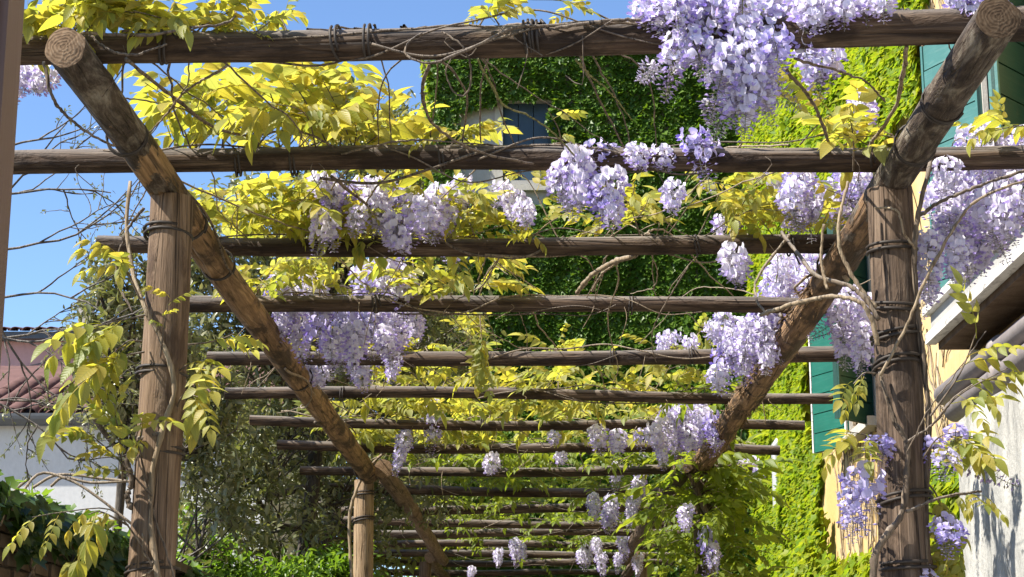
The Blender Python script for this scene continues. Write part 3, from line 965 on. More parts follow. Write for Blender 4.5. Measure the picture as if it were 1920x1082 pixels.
def raceme(length, width, seed, open_frac=.7, n=70):
    """hanging wisteria flower cluster: axis down -Z from the origin; open florets above, buds at the tip"""
    rs = np.random.default_rng(seed)
    Vs, Ts, Cs, off = [], [], [], 0

    def add(V, T, C):
        nonlocal off
        Vs.append(V); Ts.append(np.asarray(T) + off); Cs.append(np.broadcast_to(C, (len(V), 3)).copy() if np.ndim(C) == 1 else C); off += len(V)

    def stick(a, b, r, c):
        a, b = np.asarray(a), np.asarray(b)
        d = b - a; x = np.cross(d, (.3, .5, .8)); x /= np.linalg.norm(x) + 1e-9; y = np.cross(d, x); y /= np.linalg.norm(y) + 1e-9
        ring = [r * (math.cos(q) * x + math.sin(q) * y) for q in (0, 2.1, 4.2)]
        V = np.array([a + w for w in ring] + [b + w * .7 for w in ring])
        add(V, [(0, 1, 4), (0, 4, 3), (1, 2, 5), (1, 5, 4), (2, 0, 3), (2, 3, 5)], np.array(c))
    stalk = (.22, .25, .10)
    sway = rs.uniform(-.10, .10, 2) * length

    def ax(t):
        return np.array([sway[0] * t * t + .008 * math.sin(5 * t), sway[1] * t * t, -length * t])
    stick((0, 0, .012), ax(0), .0028, (.16, .14, .06))
    for i in range(8): stick(ax(i / 8), ax((i + 1) / 8), .0024 * (1 - .07 * i), stalk)
    # banner petal grid (cup shaped), wings, keel
    for i in range(n):
        t = (i + rs.uniform(0, 1)) / n
        a = i * 2.39996 + rs.uniform(-.4, .4)
        opened = t < open_frac * rs.uniform(.85, 1.15)
        prof = (.55 + .45 * min(1, t / .18)) * (1 - .80 * max(0, (t - .25) / .75) ** 1.1)
        out = width * .5 * prof * rs.uniform(.65, 1.08)
        c0 = ax(t * .98)
        e = np.array([math.cos(a), math.sin(a), rs.uniform(-.55, .35)])
        p = c0 + e * out * np.array([1, 1, .5])
        stick(c0, p, .0011, (.30, .27, .20) if rs.random() < .5 else (.27, .22, .28))
        f = np.array([math.cos(a), math.sin(a), rs.uniform(-.5, .35)]); f /= np.linalg.norm(f)
        x = np.cross((0, 0, 1.0), f); x /= np.linalg.norm(x); z = np.cross(f, x)
        B = np.stack([x, f, z], 1)
        dark = rs.uniform(0, 1)
        if opened:
            s = .0165 * rs.uniform(.8, 1.15)
            gx, gz = np.meshgrid(np.linspace(-1, 1, 4), np.linspace(0, 1, 4), indexing='ij')
            wv = gx * np.sqrt(np.clip(1 - (1.7 * gz - .78) ** 2 * .75, .08, 1))
            V = np.stack([wv * s * .98, -.25 * s + s * .38 * wv ** 2 + s * .7 * (gz - .35) ** 2 * -1, gz * s * 1.75], -1).reshape(-1, 3)
            V += rs.normal(0, s * .05, V.shape)
            V[:, 1] += .35 * s * np.abs(V[:, 0]) / s
            T = []
            for u in range(3):
                for w in range(3):
                    k = u * 4 + w; T += [(k, k + 4, k + 5), (k, k + 5, k + 1)]
            base = np.array((.82, .79, .91)) * (1 - .12 * dark)
            Cc = np.tile(base, (16, 1)); eye = np.exp(-((gx.ravel()) ** 2 * 6 + (gz.ravel() - .15) ** 2 * 12))
            Cc = Cc * (1 - .25 * eye[:, None]) + np.array((.72, .66, .45)) * .25 * eye[:, None]
            V2 = V @ rot('X', R(rs.uniform(-20, 35))).T
            add(V2 @ B.T + p, T, Cc)
            wc = np.array((.44, .35, .70)) * rs.uniform(.8, 1.2)
            for sd in (-1, 1):
                W = np.array([(0, 0, 0), (sd * .35 * s, .75 * s, .12 * s), (sd * .30 * s, 1.35 * s, -.22 * s), (sd * .06 * s, 1.0 * s, -.5 * s), (sd * .05 * s, .4 * s, -.32 * s)])
                add(W @ B.T + p, [(0, 1, 4), (1, 3, 4), (1, 2, 3)], wc)
        else:
            s = .0145 * (1.15 - .65 * t) * rs.uniform(.8, 1.2)
            W = np.array([(0, 0, 0), (.35, .7, 0), (0, .8, .38), (-.35, .7, 0), (0, .8, -.38), (0, 1.75, -.1)]) * s
            bc = np.array((.44, .35, .60)) * rs.uniform(.75, 1.2) if rs.random() < .72 else np.array((.42, .40, .36))
            add(W @ B.T + p, [(0, 2, 1), (0, 3, 2), (0, 4, 3), (0, 1, 4), (5, 1, 2), (5, 2, 3), (5, 3, 4), (5, 4, 1)], bc)
    V = np.concatenate(Vs)
    return Proto(V, np.concatenate(Ts), np.zeros((len(V), 2)), None, np.concatenate(Cs))


RACEMES = {.14: [raceme(.14, .10, 21, .75, 46), raceme(.14, .11, 22, .9, 50)],
           .20: [raceme(.20, .115, 23, .7, 72), raceme(.20, .105, 24, .85, 70), raceme(.20, .12, 25, .6, 74)],
           .28: [raceme(.28, .13, 26, .75, 105), raceme(.28, .12, 27, .6, 100), raceme(.28, .14, 28, .85, 115)],
           .38: [raceme(.38, .13, 29, .8, 140), raceme(.38, .12, 30, .65, 130)]}
SPARSE = [raceme(.20, .10, 41, .45, 36), raceme(.20, .11, 42, .55, 40)]
for p_ in SPARSE: p_.colr = p_.colr * np.array((.66, .62, .92))  # petals darkened towards violet, shade by the dark post put into the tint
BUDS = [raceme(.22, .07, 31, .05, 64)]


class Plant:
    """one climbing plant: Empty > stems, leaves, flower clusters"""
    def __init__(s, name, base, label, cat, leaf_material, twig_material, protos, group=None):
        s.e = empty(name, base, label, cat, group)
        s.twigs = Geo(); s.leaves = []; s.lm, s.tm, s.protos = leaf_material, twig_material, protos

    def leaf(s, pos, fwd, upv, sc, k=None):
        s.leaves.append((np.asarray(pos, float), np.asarray(fwd, float), np.asarray(upv, float), sc, random.randrange(len(s.protos)) if k is None else k))

    def stem(s, pts, r0, r1, mat=None, n=30, wob=.006, name='stem'):
        path = spline(pts, n)
        path = path + np.cumsum(rng.normal(0, wob * .5, path.shape), 0) * .35 + rng.normal(0, wob * .25, path.shape)
        g = Geo(); g.tube(path, np.linspace(r0, r1, len(path)) * (1 + .12 * rng.standard_normal(len(path))), 8)
        g.build(name, mat or s.tm, s.e)
        return path

    def shoot(s, base, tip, n=5, size=1.0, r=.0032, bulge=.12, young=.3):
        base, tip = np.asarray(base, float), np.asarray(tip, float)
        L = np.linalg.norm(tip - base)
        side = rng.normal(0, .12, 3) * L
        path = spline([base, base * .5 + tip * .5 + side + np.array([0, 0, bulge * L]), tip], 12)
        s.twigs.tube(path, np.linspace(r, r * .45, len(path)), 5, cap=False)
        for i in range(n):
            t = .25 + .75 * (i + random.random() * .5) / n
            k = min(len(path) - 2, int(t * (len(path) - 1)))
            p = path[k]; tg = path[k + 1] - path[k]; tg = tg / (np.linalg.norm(tg) + 1e-9)
            az = random.uniform(0, 2 * math.pi)
            d = np.array([math.cos(az), math.sin(az), random.uniform(-.15, .9)]) + tg * .6
            s.leaf(p, d, (random.uniform(-.4, .4), random.uniform(-.4, .4), 1), size * random.uniform(.62, 1.12))

    def raceme(s, top, length, tilt=.12, buds=False, sparse=False):
        k = min(RACEMES, key=lambda q: abs(q - length))
        p = BUDS[0] if buds else random.choice(SPARSE) if sparse else random.choice(RACEMES[k])
        sc = length / (.22 if buds else .20 if sparse else k)
        M = Matrix.Translation([float(v) for v in top]) @ Matrix.Rotation(random.uniform(0, 6.28), 4, 'Z') @ Matrix.Rotation(random.gauss(0, tilt), 4, 'X') @ Matrix.Diagonal((max(.85, min(1.15, sc)), max(.85, min(1.15, sc)), sc, 1))
        put(bpy.data.objects.new('flower_cluster', p.mesh('flower_cluster', PETAL)), s.e, M)

    def done(s):
        if s.twigs.v:
            tag(s.twigs.build('twigs', s.tm, s.e), kind='stuff')
        if not s.leaves: return
        dist = [np.linalg.norm(l[0] - CAM) / l[3] for l in s.leaves]
        order = np.argsort(dist)
        A = [s.leaves[i] for i in order]
        Ms = frames([l[0] for l in A], [l[1] for l in A], [l[2] for l in A], [l[3] for l in A])
        which = np.array([l[4] for l in A])
        for i in range(min(290, len(A))):
            put(bpy.data.objects.new('leaf', s.protos[which[i]].mesh('leaf', s.lm)), s.e, mat4(Ms[i]))
        if len(A) > 290:
            me = merge('foliage', s.lm, s.protos, which[290:], Ms[290:])
            tag(put(bpy.data.objects.new('foliage', me), s.e), kind='stuff')


RY = [.5 * (a[1] + b[1]) for a, b, *_ in raf]


def nearest_raf(y):
    return int(np.argmin([abs(y - q) for q in RY]))


DENS = .55


def region(pl, box, Y, n, leaves=5, size=1.0, base='raf', spread=.35):
    """n leafy shoots whose tips lie in picture box (x0,y0,x1,y1) at distances Y=(a,b); each grows from the nearest rafter"""
    for _ in range(max(1, int(n * DENS + .5))):
        px, py = random.uniform(box[0], box[2]), random.uniform(box[1], box[3])
        y = random.uniform(*Y)
        tip = PY(px, py, y)
        tip[2] = max(tip[2], ZR + .06)
        i = nearest_raf(y)
        A, B, r0, _, _ = raf[i]
        bx = tip[0] + random.uniform(-spread, spread)
        bx = min(max(bx, min(A[0], B[0]) + .05), max(A[0], B[0]) - .05)
        t = (bx - A[0]) / (B[0] - A[0])
        b = A + (B - A) * t + np.array([0, 0, r0 * (1 if tip[2] > ZR - .1 else .2)])
        d = tip - b
        L = np.linalg.norm(d)
        if L > 1.1: b = tip - d / L * 1.1 * random.uniform(.7, 1)
        pl.shoot(b, tip, leaves, size)


# ------------------------------------------------------------------ wisteria plants
lp, rp = posts['L1p'], posts['R1p']
WL = Plant('wisteria', (lp[0] - .12, lp[1] - .1, 0), 'wisteria climbing the grey brown post, with yellow leaves and few flowers', 'wisteria', WISTERIA_LEAF, VINE, LEAVES)
WR = Plant('wisteria', (rp[0] + .13, rp[1] - .1, 0), 'wisteria climbing the dark post beside the stucco annex, hung with lilac flowers', 'wisteria', WISTERIA_LEAF, VINE, LEAVES)
WM = Plant('wisteria', (posts['L2p'][0] - .15, posts['L2p'][1], 0), 'wisteria climbing the pale post and covering the middle cross poles', 'wisteria', WISTERIA_LEAF, VINE_PALE, LEAVES)
WF = Plant('wisteria', (posts['R2p'][0] + .1, posts['R2p'][1] - .15, 0), 'leafy green wisteria smothering the farther rail below the green shutters', 'wisteria', WISTERIA_GREEN, VINE, LEAVES_FAR)


def px_stem(pl, pts, r0, r1, mat=None, n=40, wob=.004):
    return pl.stem([PY(*p) for p in pts], r0, r1, mat, n, wob)


Y0 = RY[0] - .07
# stems traced over the near rafters
px_stem(WR, [(1230, 46, Y0), (1140, 45, Y0), (1060, 48, Y0), (970, 52, Y0), (905, 82, Y0 - .02), (850, 105, Y0 - .03), (805, 122, Y0 - .03), (765, 108, Y0 - .02), (762, 88, Y0 - .01), (790, 66, Y0 + .02)], .006, .0035)
px_stem(WR, [(1210, 62, Y0 + .1), (1000, 60, Y0 + .06), (880, 50, Y0 + .05), (760, 58, Y0 + .06), (640, 66, Y0 + .07), (500, 72, Y0 + .07)], .005, .003)
px_stem(WR, [(805, 122, Y0 - .02), (790, 165, Y0 + .1), (800, 215, Y0 + .3), (830, 250, Y0 + .5), (890, 285, Y0 + .9), (1000, 311, RY[1] - .06)], .006, .004)
px_stem(WR, [(830, 60, Y0 - .02), (868, 88, Y0 - .03), (884, 140, Y0 + .02), (870, 178, Y0 + .05), (845, 165, Y0 + .05), (835, 130, Y0 + .02), (845, 110, Y0)], .0032, .002)
px_stem(WR, [(1375, 60, Y0), (1260, 40, Y0 - .02), (1160, 38, Y0 - .02), (1040, 55, Y0)], .007, .005)
px_stem(WL, [(238, 112, Y0), (330, 185, 5.6), (400, 235, 5.9), (470, 252, 6.1), (560, 245, 6.2), (640, 282, 6.35)], .0065, .004)
px_stem(WL, [(82, 115, Y0), (95, 180, Y0), (120, 215, Y0 + .1), (165, 252, Y0 + .15), (210, 275, Y0 + .25)], .006, .004)
px_stem(WL, [(425, 124, Y0 + .1), (350, 170, 5.5), (320, 205, 5.6), (280, 250, 5.8)], .0045, .003, VINE_PALE)
px_stem(WL, [(165, 60, Y0), (200, 88, Y0 - .03), (250, 99, Y0 - .05), (310, 80, Y0 - .03)], .005, .003)
px_stem(WL, [(150, 62, Y0), (280, 65, Y0), (350, 52, Y0 - .02), (420, 42, Y0), (440, 20, Y0 + .1), (400, 10, Y0 + .1)], .005, .003)
px_stem(WL, [(220, 180, 5.6), (300, 195, 5.9), (400, 220, 6.2), (500, 260, 6.3)], .003, .002)
px_stem(WL, [(640, 290, 6.3), (760, 262, 6.2), (900, 268, 6.3), (1060, 285, 6.4)], .004, .0025)
# up the grey brown post
yl_ = lp[1] - .095
px_stem(WL, [(300, 1100, yl_ - .02), (286, 1000, yl_ - .01), (287, 900, yl_), (303, 820, yl_), (328, 740, yl_), (322, 690, yl_), (300, 630, yl_ + .01), (275, 585, yl_), (250, 520, yl_ + .05), (236, 420, yl_ + .1), (245, 340, yl_ + .1)], .011, .007, VINE_PALE)
px_stem(WL, [(330, 1090, yl_), (300, 1000, yl_), (270, 900, yl_), (250, 840, yl_), (262, 790, yl_ + .01)], .004, .003)
px_stem(WL, [(246, 955, yl_ + .04), (238, 930, yl_ + .03), (246, 900, yl_ + .03), (240, 860, yl_ + .03), (262, 822, yl_ + .02), (300, 812, yl_)], .011, .009)
px_stem(WL, [(268, 1080, yl_), (280, 1076, yl_ - .02), (292, 1060, yl_ - .02), (272, 1040, yl_), (270, 1000, yl_)], .003, .003, VINE_PALE)
px_stem(WL, [(270, 390, yl_ + .02), (238, 440, yl_ + .1), (220, 520, yl_ + .1), (250, 590, yl_ + .05)], .006, .004)
# up the dark post and round the right rail
yr_ = rp[1] - .1
px_stem(WR, [(1636, 1110, yr_), (1640, 1040, yr_), (1662, 1000, yr_ - .01), (1690, 960, yr_ - .01), (1700, 900, yr_ - .01), (1700, 830, yr_ - .01), (1680, 790, yr_ - .01), (1664, 740, yr_), (1652, 695, yr_ + .02)], .014, .008)
px_stem(WR, [(1732, 1110, yr_ + .06), (1738, 900, yr_ + .06), (1742, 780, yr_ + .05), (1728, 640, yr_ + .04), (1718, 560, yr_ + .05), (1715, 470, yr_ + .02), (1722, 400, yr_), (1738, 330, yr_ + .05), (1745, 290, yr_ + .1)], .013, .008)
px_stem(WR, [(1650, 705, yr_), (1700, 610, yr_ - .04), (1740, 520, yr_ - .08), (1790, 430, yr_ - .1), (1830, 380, yr_ - .12), (1930, 335, yr_ - .15)], .006, .005, VINE_PALE)
px_stem(WR, [(1425, 590, yr_ + .25), (1490, 570, yr_ + .1), (1560, 557, yr_), (1610, 565, yr_ - .05), (1635, 600, yr_ - .05), (1645, 650, yr_ - .03)], .008, .009, VINE_PALE)
px_stem(WR, [(1466, 435, yr_ + .5), (1500, 480, yr_ + .3), (1530, 515, yr_ + .1), (1590, 535, yr_), (1620, 555, yr_ - .03), (1650, 600, yr_ - .05)], .007, .009)
px_stem(WR, [(1590, 340, yr_), (1575, 400, yr_ - .02), (1572, 460, yr_ - .02), (1590, 505, yr_ - .02), (1615, 545, yr_ - .02), (1640, 575, yr_ - .02)], .006, .008, VINE_PALE)
px_stem(WR, [(1545, 420, yr_), (1543, 490, yr_ + .02), (1556, 540, yr_)], .005, .006, VINE_PALE)
px_stem(WR, [(1640, 390, yr_), (1680, 395, yr_ - .08), (1695, 440, yr_ - .09), (1715, 470, yr_ - .05)], .004, .004, VINE_PALE)
px_stem(WR, [(1480, 440, yr_ + .6), (1420, 520, yr_ + .5), (1418, 560, yr_ + .4), (1440, 590, yr_ + .3)], .005, .005, VINE_PALE)
px_stem(WR, [(1722, 405, yr_), (1760, 380, yr_ - .05), (1830, 350, yr_ - .05), (1930, 318, yr_ - .05)], .007, .006)
px_stem(WR, [(1474, 130, Y0 + .1), (1520, 185, Y0 + .3), (1545, 235, Y0 + .5), (1556, 285, RY[1] - .05)], .006, .005)
px_stem(WR, [(1700, 90, Y0), (1690, 160, Y0 + .4), (1672, 215, Y0 + .7), (1630, 278, RY[1] - .05)], .007, .006, VINE_PALE)
px_stem(WR, [(1490, 110, Y0), (1560, 130, Y0 + .2), (1620, 150, Y0 + .4), (1660, 190, Y0 + .6)], .0045, .003)
px_stem(WR, [(1080, 112, Y0 + .05), (1110, 145, 5.4), (1150, 180, 5.5), (1190, 230, 5.7)], .004, .002, TWIG_GREEN)
px_stem(WR, [(895, 112, Y0 + .05), (925, 165, 5.4), (945, 195, 5.5), (1000, 220, 5.7), (1050, 260, 5.9), (1085, 300, 6.3)], .004, .003, TWIG_GREEN)
px_stem(WR, [(1840, 920, yr_), (1760, 935, yr_ - .02), (1700, 960, yr_ - .1)], .004, .006)
px_stem(WR, [(1700, 850, yr_ - .05), (1740, 770, yr_ - .1), (1790, 700, yr_ - .1), (1850, 620, yr_ - .1)], .003, .002)
px_stem(WR, [(1700, 830, yr_ - .02), (1750, 790, yr_ - .03), (1800, 730, yr_ - .02), (1880, 700, yr_)], .005, .004)
# across the middle
px_stem(WM, [(620, 330, 6.9), (700, 390, 7.2), (800, 430, 7.4), (870, 470, RY[2] - .06), (960, 482, RY[2] - .08), (1010, 470, RY[2] - .06), (1060, 440, RY[2])], .0065, .004, VINE)
px_stem(WM, [(1082, 548, 8.6), (1110, 515, 8.3), (1150, 490, 8.0), (1195, 476, RY[2])], .012, .012)
px_stem(WM, [(1110, 545, 8.6), (1130, 512, 8.3), (1160, 490, 8.0)], .006, .005)
px_stem(WM, [(1155, 495, 8.2), (1160, 530, 8.4), (1142, 590, 8.7), (1150, 650, 8.9), (1160, 690, 9.3), (1150, 720, 9.5)], .004, .002)
px_stem(WM, [(1290, 500, 8.5), (1230, 600, 8.7), (1220, 640, 8.9), (1228, 680, 9.2)], .004, .002, VINE)
px_stem(WM, [(660, 1090, 14.2), (655, 980, 14.2), (668, 920, 14.2), (690, 880, 14.2), (720, 850, 14)], .014, .01)
px_stem(WF, [(1330, 1090, 14.1), (1335, 1000, 14.0), (1310, 930, 14.0), (1290, 890, 13.9)], .03, .02)

# vines running along and twisting round the rafters and the right rail
for i in range(17):
    A, B, r0, r1, o = raf[i]
    pl = (WR if i < 2 else WM if i < 9 else WF)
    for k in range(3 if i < 8 else 2):
        t0 = random.uniform(.02, .6); t1 = min(.98, t0 + random.uniform(.25, .55))
        n = 60
        t = np.linspace(t0, t1, n)
        ph0 = random.uniform(0, 6.28)
        tw = random.uniform(-9, 9)
        an_ = ph0 + tw * (t - t0) + 1.4 * np.sin(t * 17 + ph0)
        off = r0 + .012 + .03 * np.clip(np.sin(t * 23 + k * 2), 0, 1) ** 2
        ax_ = (B - A) / np.linalg.norm(B - A)
        sd_ = np.cross(ax_, (0, 0, 1.0)); u_ = np.array([0, 0, 1.0])
        path = A + (B - A) * t[:, None] + off[:, None] * (np.cos(an_)[:, None] * u_ + np.sin(an_)[:, None] * sd_)
        g = Geo(); g.tube(path, np.linspace(.0055, .003, n) * random.uniform(.6, 1.1), 6); g.build('stem', random.choice([VINE, VINE, VINE_PALE]), pl.e)
    # hanging tendrils
    for k in range(7 if i < 8 else 3):
        t = random.uniform(.06, .94)
        p = A + (B - A) * t + np.array([0, -r0 * .8, 0])
        L = random.uniform(.06, .24)
        q = [p, p + np.array([random.uniform(-.05, .05), -.02, -L * .4]), p + np.array([random.uniform(-.09, .09), 0, -L])]
        if random.random() < .4: q.append(q[-1] + np.array([random.uniform(-.05, .05), 0, .03]))
        pl.twigs.tube(spline(q, 10), .0018 if i < 5 else .0028, 5, cap=False)
for i, pl, cnt in ((1, WR, 9), (0, WL, 3)):
    a, b, r0, r1, _ = rails[i]
    a, b = np.asarray(a), np.asarray(b)
    ax_ = (b - a) / np.linalg.norm(b - a); sd_ = np.cross(ax_, (0, 0, 1.0)); u_ = np.cross(sd_, ax_)
    for k in range(cnt):
        t0 = random.uniform(.0, .75) if i == 0 else random.uniform(.25, .85)
        t = np.linspace(t0, min(.99, t0 + random.uniform(.12, .3)), 50)
        an_ = random.uniform(0, 6.28) + random.uniform(-16, 16) * (t - t0) + .8 * np.sin(t * 31)
        off = r0 + .016 + .02 * np.clip(np.sin(t * 41 + k), 0, 1)
        path = a + (b - a) * t[:, None] + off[:, None] * (np.cos(an_)[:, None] * u_ + np.sin(an_)[:, None] * sd_)
        g = Geo(); g.tube(path, np.linspace(.010, .005, 50) * random.uniform(.5, 1.1), 7); g.build('stem', random.choice([VINE, VINE_PALE]), pl.e)
# thin stems slung from one rafter to the next
for i in range(0, 9):
    pl = WR if i < 1 else WM
    for k in range(16 if i < 4 else 9):
        A, B = raf[i][0], raf[i][1]; C_, D_ = raf[i + 1][0], raf[i + 1][1]
        t = random.uniform(.08, .55) if random.random() < .6 else random.uniform(.5, .95)
        p = A + (B - A) * t; x = p[0] + random.uniform(-.7, .7)
        t2 = min(.97, max(.03, (x - C_[0]) / (D_[0] - C_[0]))); q = C_ + (D_ - C_) * t2
        mid = .5 * (p + q) + np.array([random.uniform(-.12, .12), 0, random.uniform(-.05, .28)])
        path = spline([p + (0, 0, .045), mid, q + (0, 0, .04)], 22)
        path = path + np.cumsum(rng.normal(0, .004, path.shape), 0)
        pl.twigs.tube(path, np.linspace(.0045, .0025, len(path)) * random.uniform(.6, 1.2), 5, cap=False)
# peeling fibrous bark on the far half of the right rail
a, b, r0, r1, _ = rails[1]
a, b = np.asarray(a), np.asarray(b)
ax_ = (b - a) / np.linalg.norm(b - a); sd_ = np.cross(ax_, (0, 0, 1.0)); u_ = np.cross(sd_, ax_)
g = Geo()
for k in range(420):
    t = random.uniform(.32, .97); an_ = random.uniform(0, 6.28)
    d = math.cos(an_) * u_ + math.sin(an_) * sd_
    L = random.uniform(.05, .2); rr = r0 + (r1 - r0) * t
    p = a + (b - a) * t + d * (rr - .004)
    q = p + ax_ * L * .5 + d * .012; w = p + ax_ * L + d * random.uniform(.0, .04)
    g.tube([p, q, w], [random.uniform(.004, .009), .004, .0015], 4, cap=False)
tag(g.build('peeling_bark', WOOD_RAIL, rail_objs[1]), kind='stuff')

# ------------------------------------------------------------------ flower clusters: picture column, top, bottom, distance, plant
FL = []
for x, t, b in [(1250, -20, 85), (1287, 60, 165), (1272, 75, 150), (1300, -5, 80), (1340, 5, 95), (1395, -10, 125), (1372, 75, 235), (1408, 60, 215), (1440, -5, 140), (1480, -20, 105),
                (1352, 85, 195), (1400, 95, 250), (1450, 60, 160), (1425, 20, 130), (1530, -5, 60), (1582, -10, 50), (1620, -5, 48), (1215, 0, 60), (1232, 15, 70), (1320, -25, 60), (1365, -30, 70),
                (1510, -20, 60), (1555, -15, 55), (1382, 130, 240), (1270, -10, 60), (1285, -15, 50), (1600, -20, 40), (1650, -20, 40)]:
    FL.append((x, t, b, Y0 - .06 + random.uniform(-.09, .08), WR))
for x, t, b in [(1545, 85, 180), (1520, 90, 160)]: FL.append((x, t, b, Y0 + .5, WR))
for x, t, b in [(1812, -30, 45), (1848, -25, 55), (1790, -30, 30), (1830, -40, 30)]: FL.append((x, t, b, Y0 - .05, WR))
for x, t, b in [(1078, 285, 395), (1052, 315, 395), (1112, 268, 345), (1143, 325, 430), (1290, 250, 345), (1312, 262, 358), (1268, 345, 400), (1092, 305, 375), (1140, 275, 320), (1070, 330, 410), (1195, 275, 318), (1240, 278, 315), (1130, 360, 430)]:
    FL.append((x, t, b, RY[1] - .08 + random.uniform(-.04, .06), WR))
for x, t, b in [(1838, 235, 330), (1862, 245, 322), (1820, 300, 420), (1788, 320, 470), (1832, 330, 495), (1872, 318, 440), (1762, 345, 440), (1900, 330, 430), (1800, 400, 530), (1850, 380, 480), (1778, 380, 500), (1845, 420, 510),
                (1810, 340, 450), (1862, 350, 460), (1885, 380, 450), (1900, 260, 340), (1815, 250, 320), (1790, 450, 530), (1920, 240, 330), (1770, 300, 380), (1735, 440, 560), (1730, 520, 600)]:
    FL.append((x, t, b, RY[1] + random.uniform(-.1, .5), WR))
for x, t, b in [(870, 335, 400), (940, 345, 412), (962, 360, 430), (680, 340, 420), (655, 350, 420), (742, 345, 440), (782, 370, 460), (722, 400, 470), (748, 412, 475), (812, 380, 455), (600, 330, 372), (700, 360, 420), (850, 350, 395), (760, 350, 420), (985, 380, 425)]:
    FL.append((x, t, b, RY[2] + random.uniform(-.5, .1), WM))
for x, t, b in [(1492, 330, 430), (1522, 350, 450), (1602, 325, 385), (1580, 310, 365), (1508, 320, 400), (1360, 408, 490), (1372, 465, 530), (1545, 345, 420), (1625, 190, 245), (1610, 175, 230), (1385, 480, 540), (1480, 370, 440)]:
    FL.append((x, t, b, RY[2] - .1 + random.uniform(-.2, .2), WR))
for x, t, b in [(720, 480, 560), (742, 500, 560), (690, 500, 552), (586, 455, 505), (762, 520, 600), (705, 490, 540), (735, 475, 530), (520, 515, 600), (575, 513, 580), (505, 530, 580), (545, 560, 650), (562, 600, 672), (602, 600, 690), (650, 590, 680), (692, 590, 672),
                (742, 580, 680), (772, 590, 650), (530, 580, 640), (590, 520, 575), (620, 620, 690), (670, 610, 690), (715, 620, 690), (640, 640, 700), (585, 560, 620), (850, 470, 500)]:
    FL.append((x, t, b, RY[3] + random.uniform(-.12, .6), WM))
for x, t, b in [(1470, 478, 600), (1500, 490, 620), (1446, 505, 600), (1520, 500, 610), (1480, 530, 640), (1495, 470, 570), (1455, 540, 630), (1515, 560, 640), (1540, 470, 560), (1430, 560, 640), (1400, 600, 690), (1420, 585, 680), (1382, 600, 690), (1352, 588, 670), (1362, 650, 740),
                (1392, 660, 720), (1440, 600, 700), (1412, 630, 720), (1370, 620, 700), (1335, 608, 645), (1465, 600, 680), (1345, 690, 740)]:
    FL.append((x, t, b, RY[3] + random.uniform(.0, .9), WR))
for x, t, b in [(1592, 540, 640), (1602, 575, 690), (1572, 560, 640), (1612, 610, 705), (1630, 560, 650), (1585, 610, 690)]: FL.append((x, t, b, RY[3] + random.uniform(-.5, .3), WR))
for x, t, b in [(620, 645, 712), (660, 655, 720), (702, 660, 722), (580, 680, 722), (1260, 622, 680), (1292, 635, 672), (735, 660, 715), (600, 690, 730), (1245, 630, 665), (680, 690, 735)]: FL.append((x, t, b, RY[4] - .08 + random.uniform(-.1, .4), WM))
for x, t, b in [(810, 752, 855), (765, 808, 890), (822, 765, 830), (1120, 800, 855), (1156, 808, 862), (1206, 808, 852), (920, 855, 892), (1040, 812, 832), (1050, 850, 865)]: FL.append((x, t, b, RY[6] - .06, WM))
for x, t, b in [(1250, 765, 885), (1280, 755, 850), (1302, 752, 845), (1332, 780, 855), (1242, 790, 880), (1262, 780, 850), (1315, 765, 840), (1225, 800, 840), (1345, 800, 850), (1290, 800, 860)]: FL.append((x, t, b, RY[5] + random.uniform(.2, .9), WF))
for x, t, b in [(1200, 855, 935), (1155, 868, 922), (1182, 920, 992), (1150, 930, 992), (1110, 928, 980), (1410, 858, 922), (1395, 868, 915), (1195, 900, 960), (1145, 955, 1000), (1420, 880, 920)]: FL.append((x, t, b, RY[8] + random.uniform(-.1, .8), WF))
for x, t, b in [(960, 1012, 1062), (940, 1030, 1066), (1105, 1018, 1062), (1130, 1038, 1082), (1160, 1038, 1075), (1182, 1012, 1062), (975, 1020, 1050), (1090, 1035, 1070), (1120, 1010, 1050), (890, 1065, 1085), (1200, 1040, 1080), (1170, 1000, 1050)]: FL.append((x, t, b, RY[12] + random.uniform(-.5, 1.5), WF))
for x, t, b in [(1330, 992, 1080), (1340, 1020, 1080), (1290, 950, 1000)]: FL.append((x, t, b, 13.6, WF))
for x, t, b in [(1605, 885, 960), (1622, 880, 1000), (1592, 920, 1000), (1642, 818, 860), (1650, 830, 865), (1748, 828, 900), (1772, 845, 900), (1765, 970, 1040), (1785, 985, 1050), (1722, 1065, 1120), (1600, 960, 1020), (1790, 800, 850)]: FL.append((x, t, b, rp[1] - .15 + random.uniform(-.1, .15), WR))
for x, t, b in [(50, 128, 172), (88, 138, 185), (30, 150, 190)]: FL.append((x, t, b, Y0 + .4, WL))
for _ in range(22):
    x, t = random.uniform(570, 860), random.uniform(335, 400); FL.append((x, t, t + random.uniform(40, 85), RY[2] + random.uniform(-.5, .0), WM))
for _ in range(18):
    x, t = random.uniform(520, 790), random.uniform(480, 620); FL.append((x, t, t + random.uniform(45, 85), RY[3] + random.uniform(0, .8), WM))
for _ in range(10):
    x, t = random.uniform(1450, 1640), random.uniform(300, 380); FL.append((x, t, t + random.uniform(45, 80), RY[2] + random.uniform(-.6, .0), WR))
for x, t, b, y, pl in FL:
    dx = random.uniform(-4, 4)
    p0, p1 = PY(x + dx, t, y), PY(x + dx, b, y)
    pl.raceme(p0, max(.09, min(.46, (p0[2] - p1[2]) * 1.08)), .16, False, (pl is WR and t > 780) or random.random() < .12)
for x, t, b, y in [(1225, 125, 180, Y0), (1265, 130, 200, Y0), (1330, 190, 240, Y0), (1355, 210, 270, Y0), (1450, 170, 230, Y0), (1795, 400, 470, 6.4), (1880, 400, 470, 6.4), (1555, 610, 660, 8.4)]:
    p0, p1 = PY(x, t, y), PY(x, b, y)
    WR.raceme(p0, p0[2] - p1[2], .5, True)
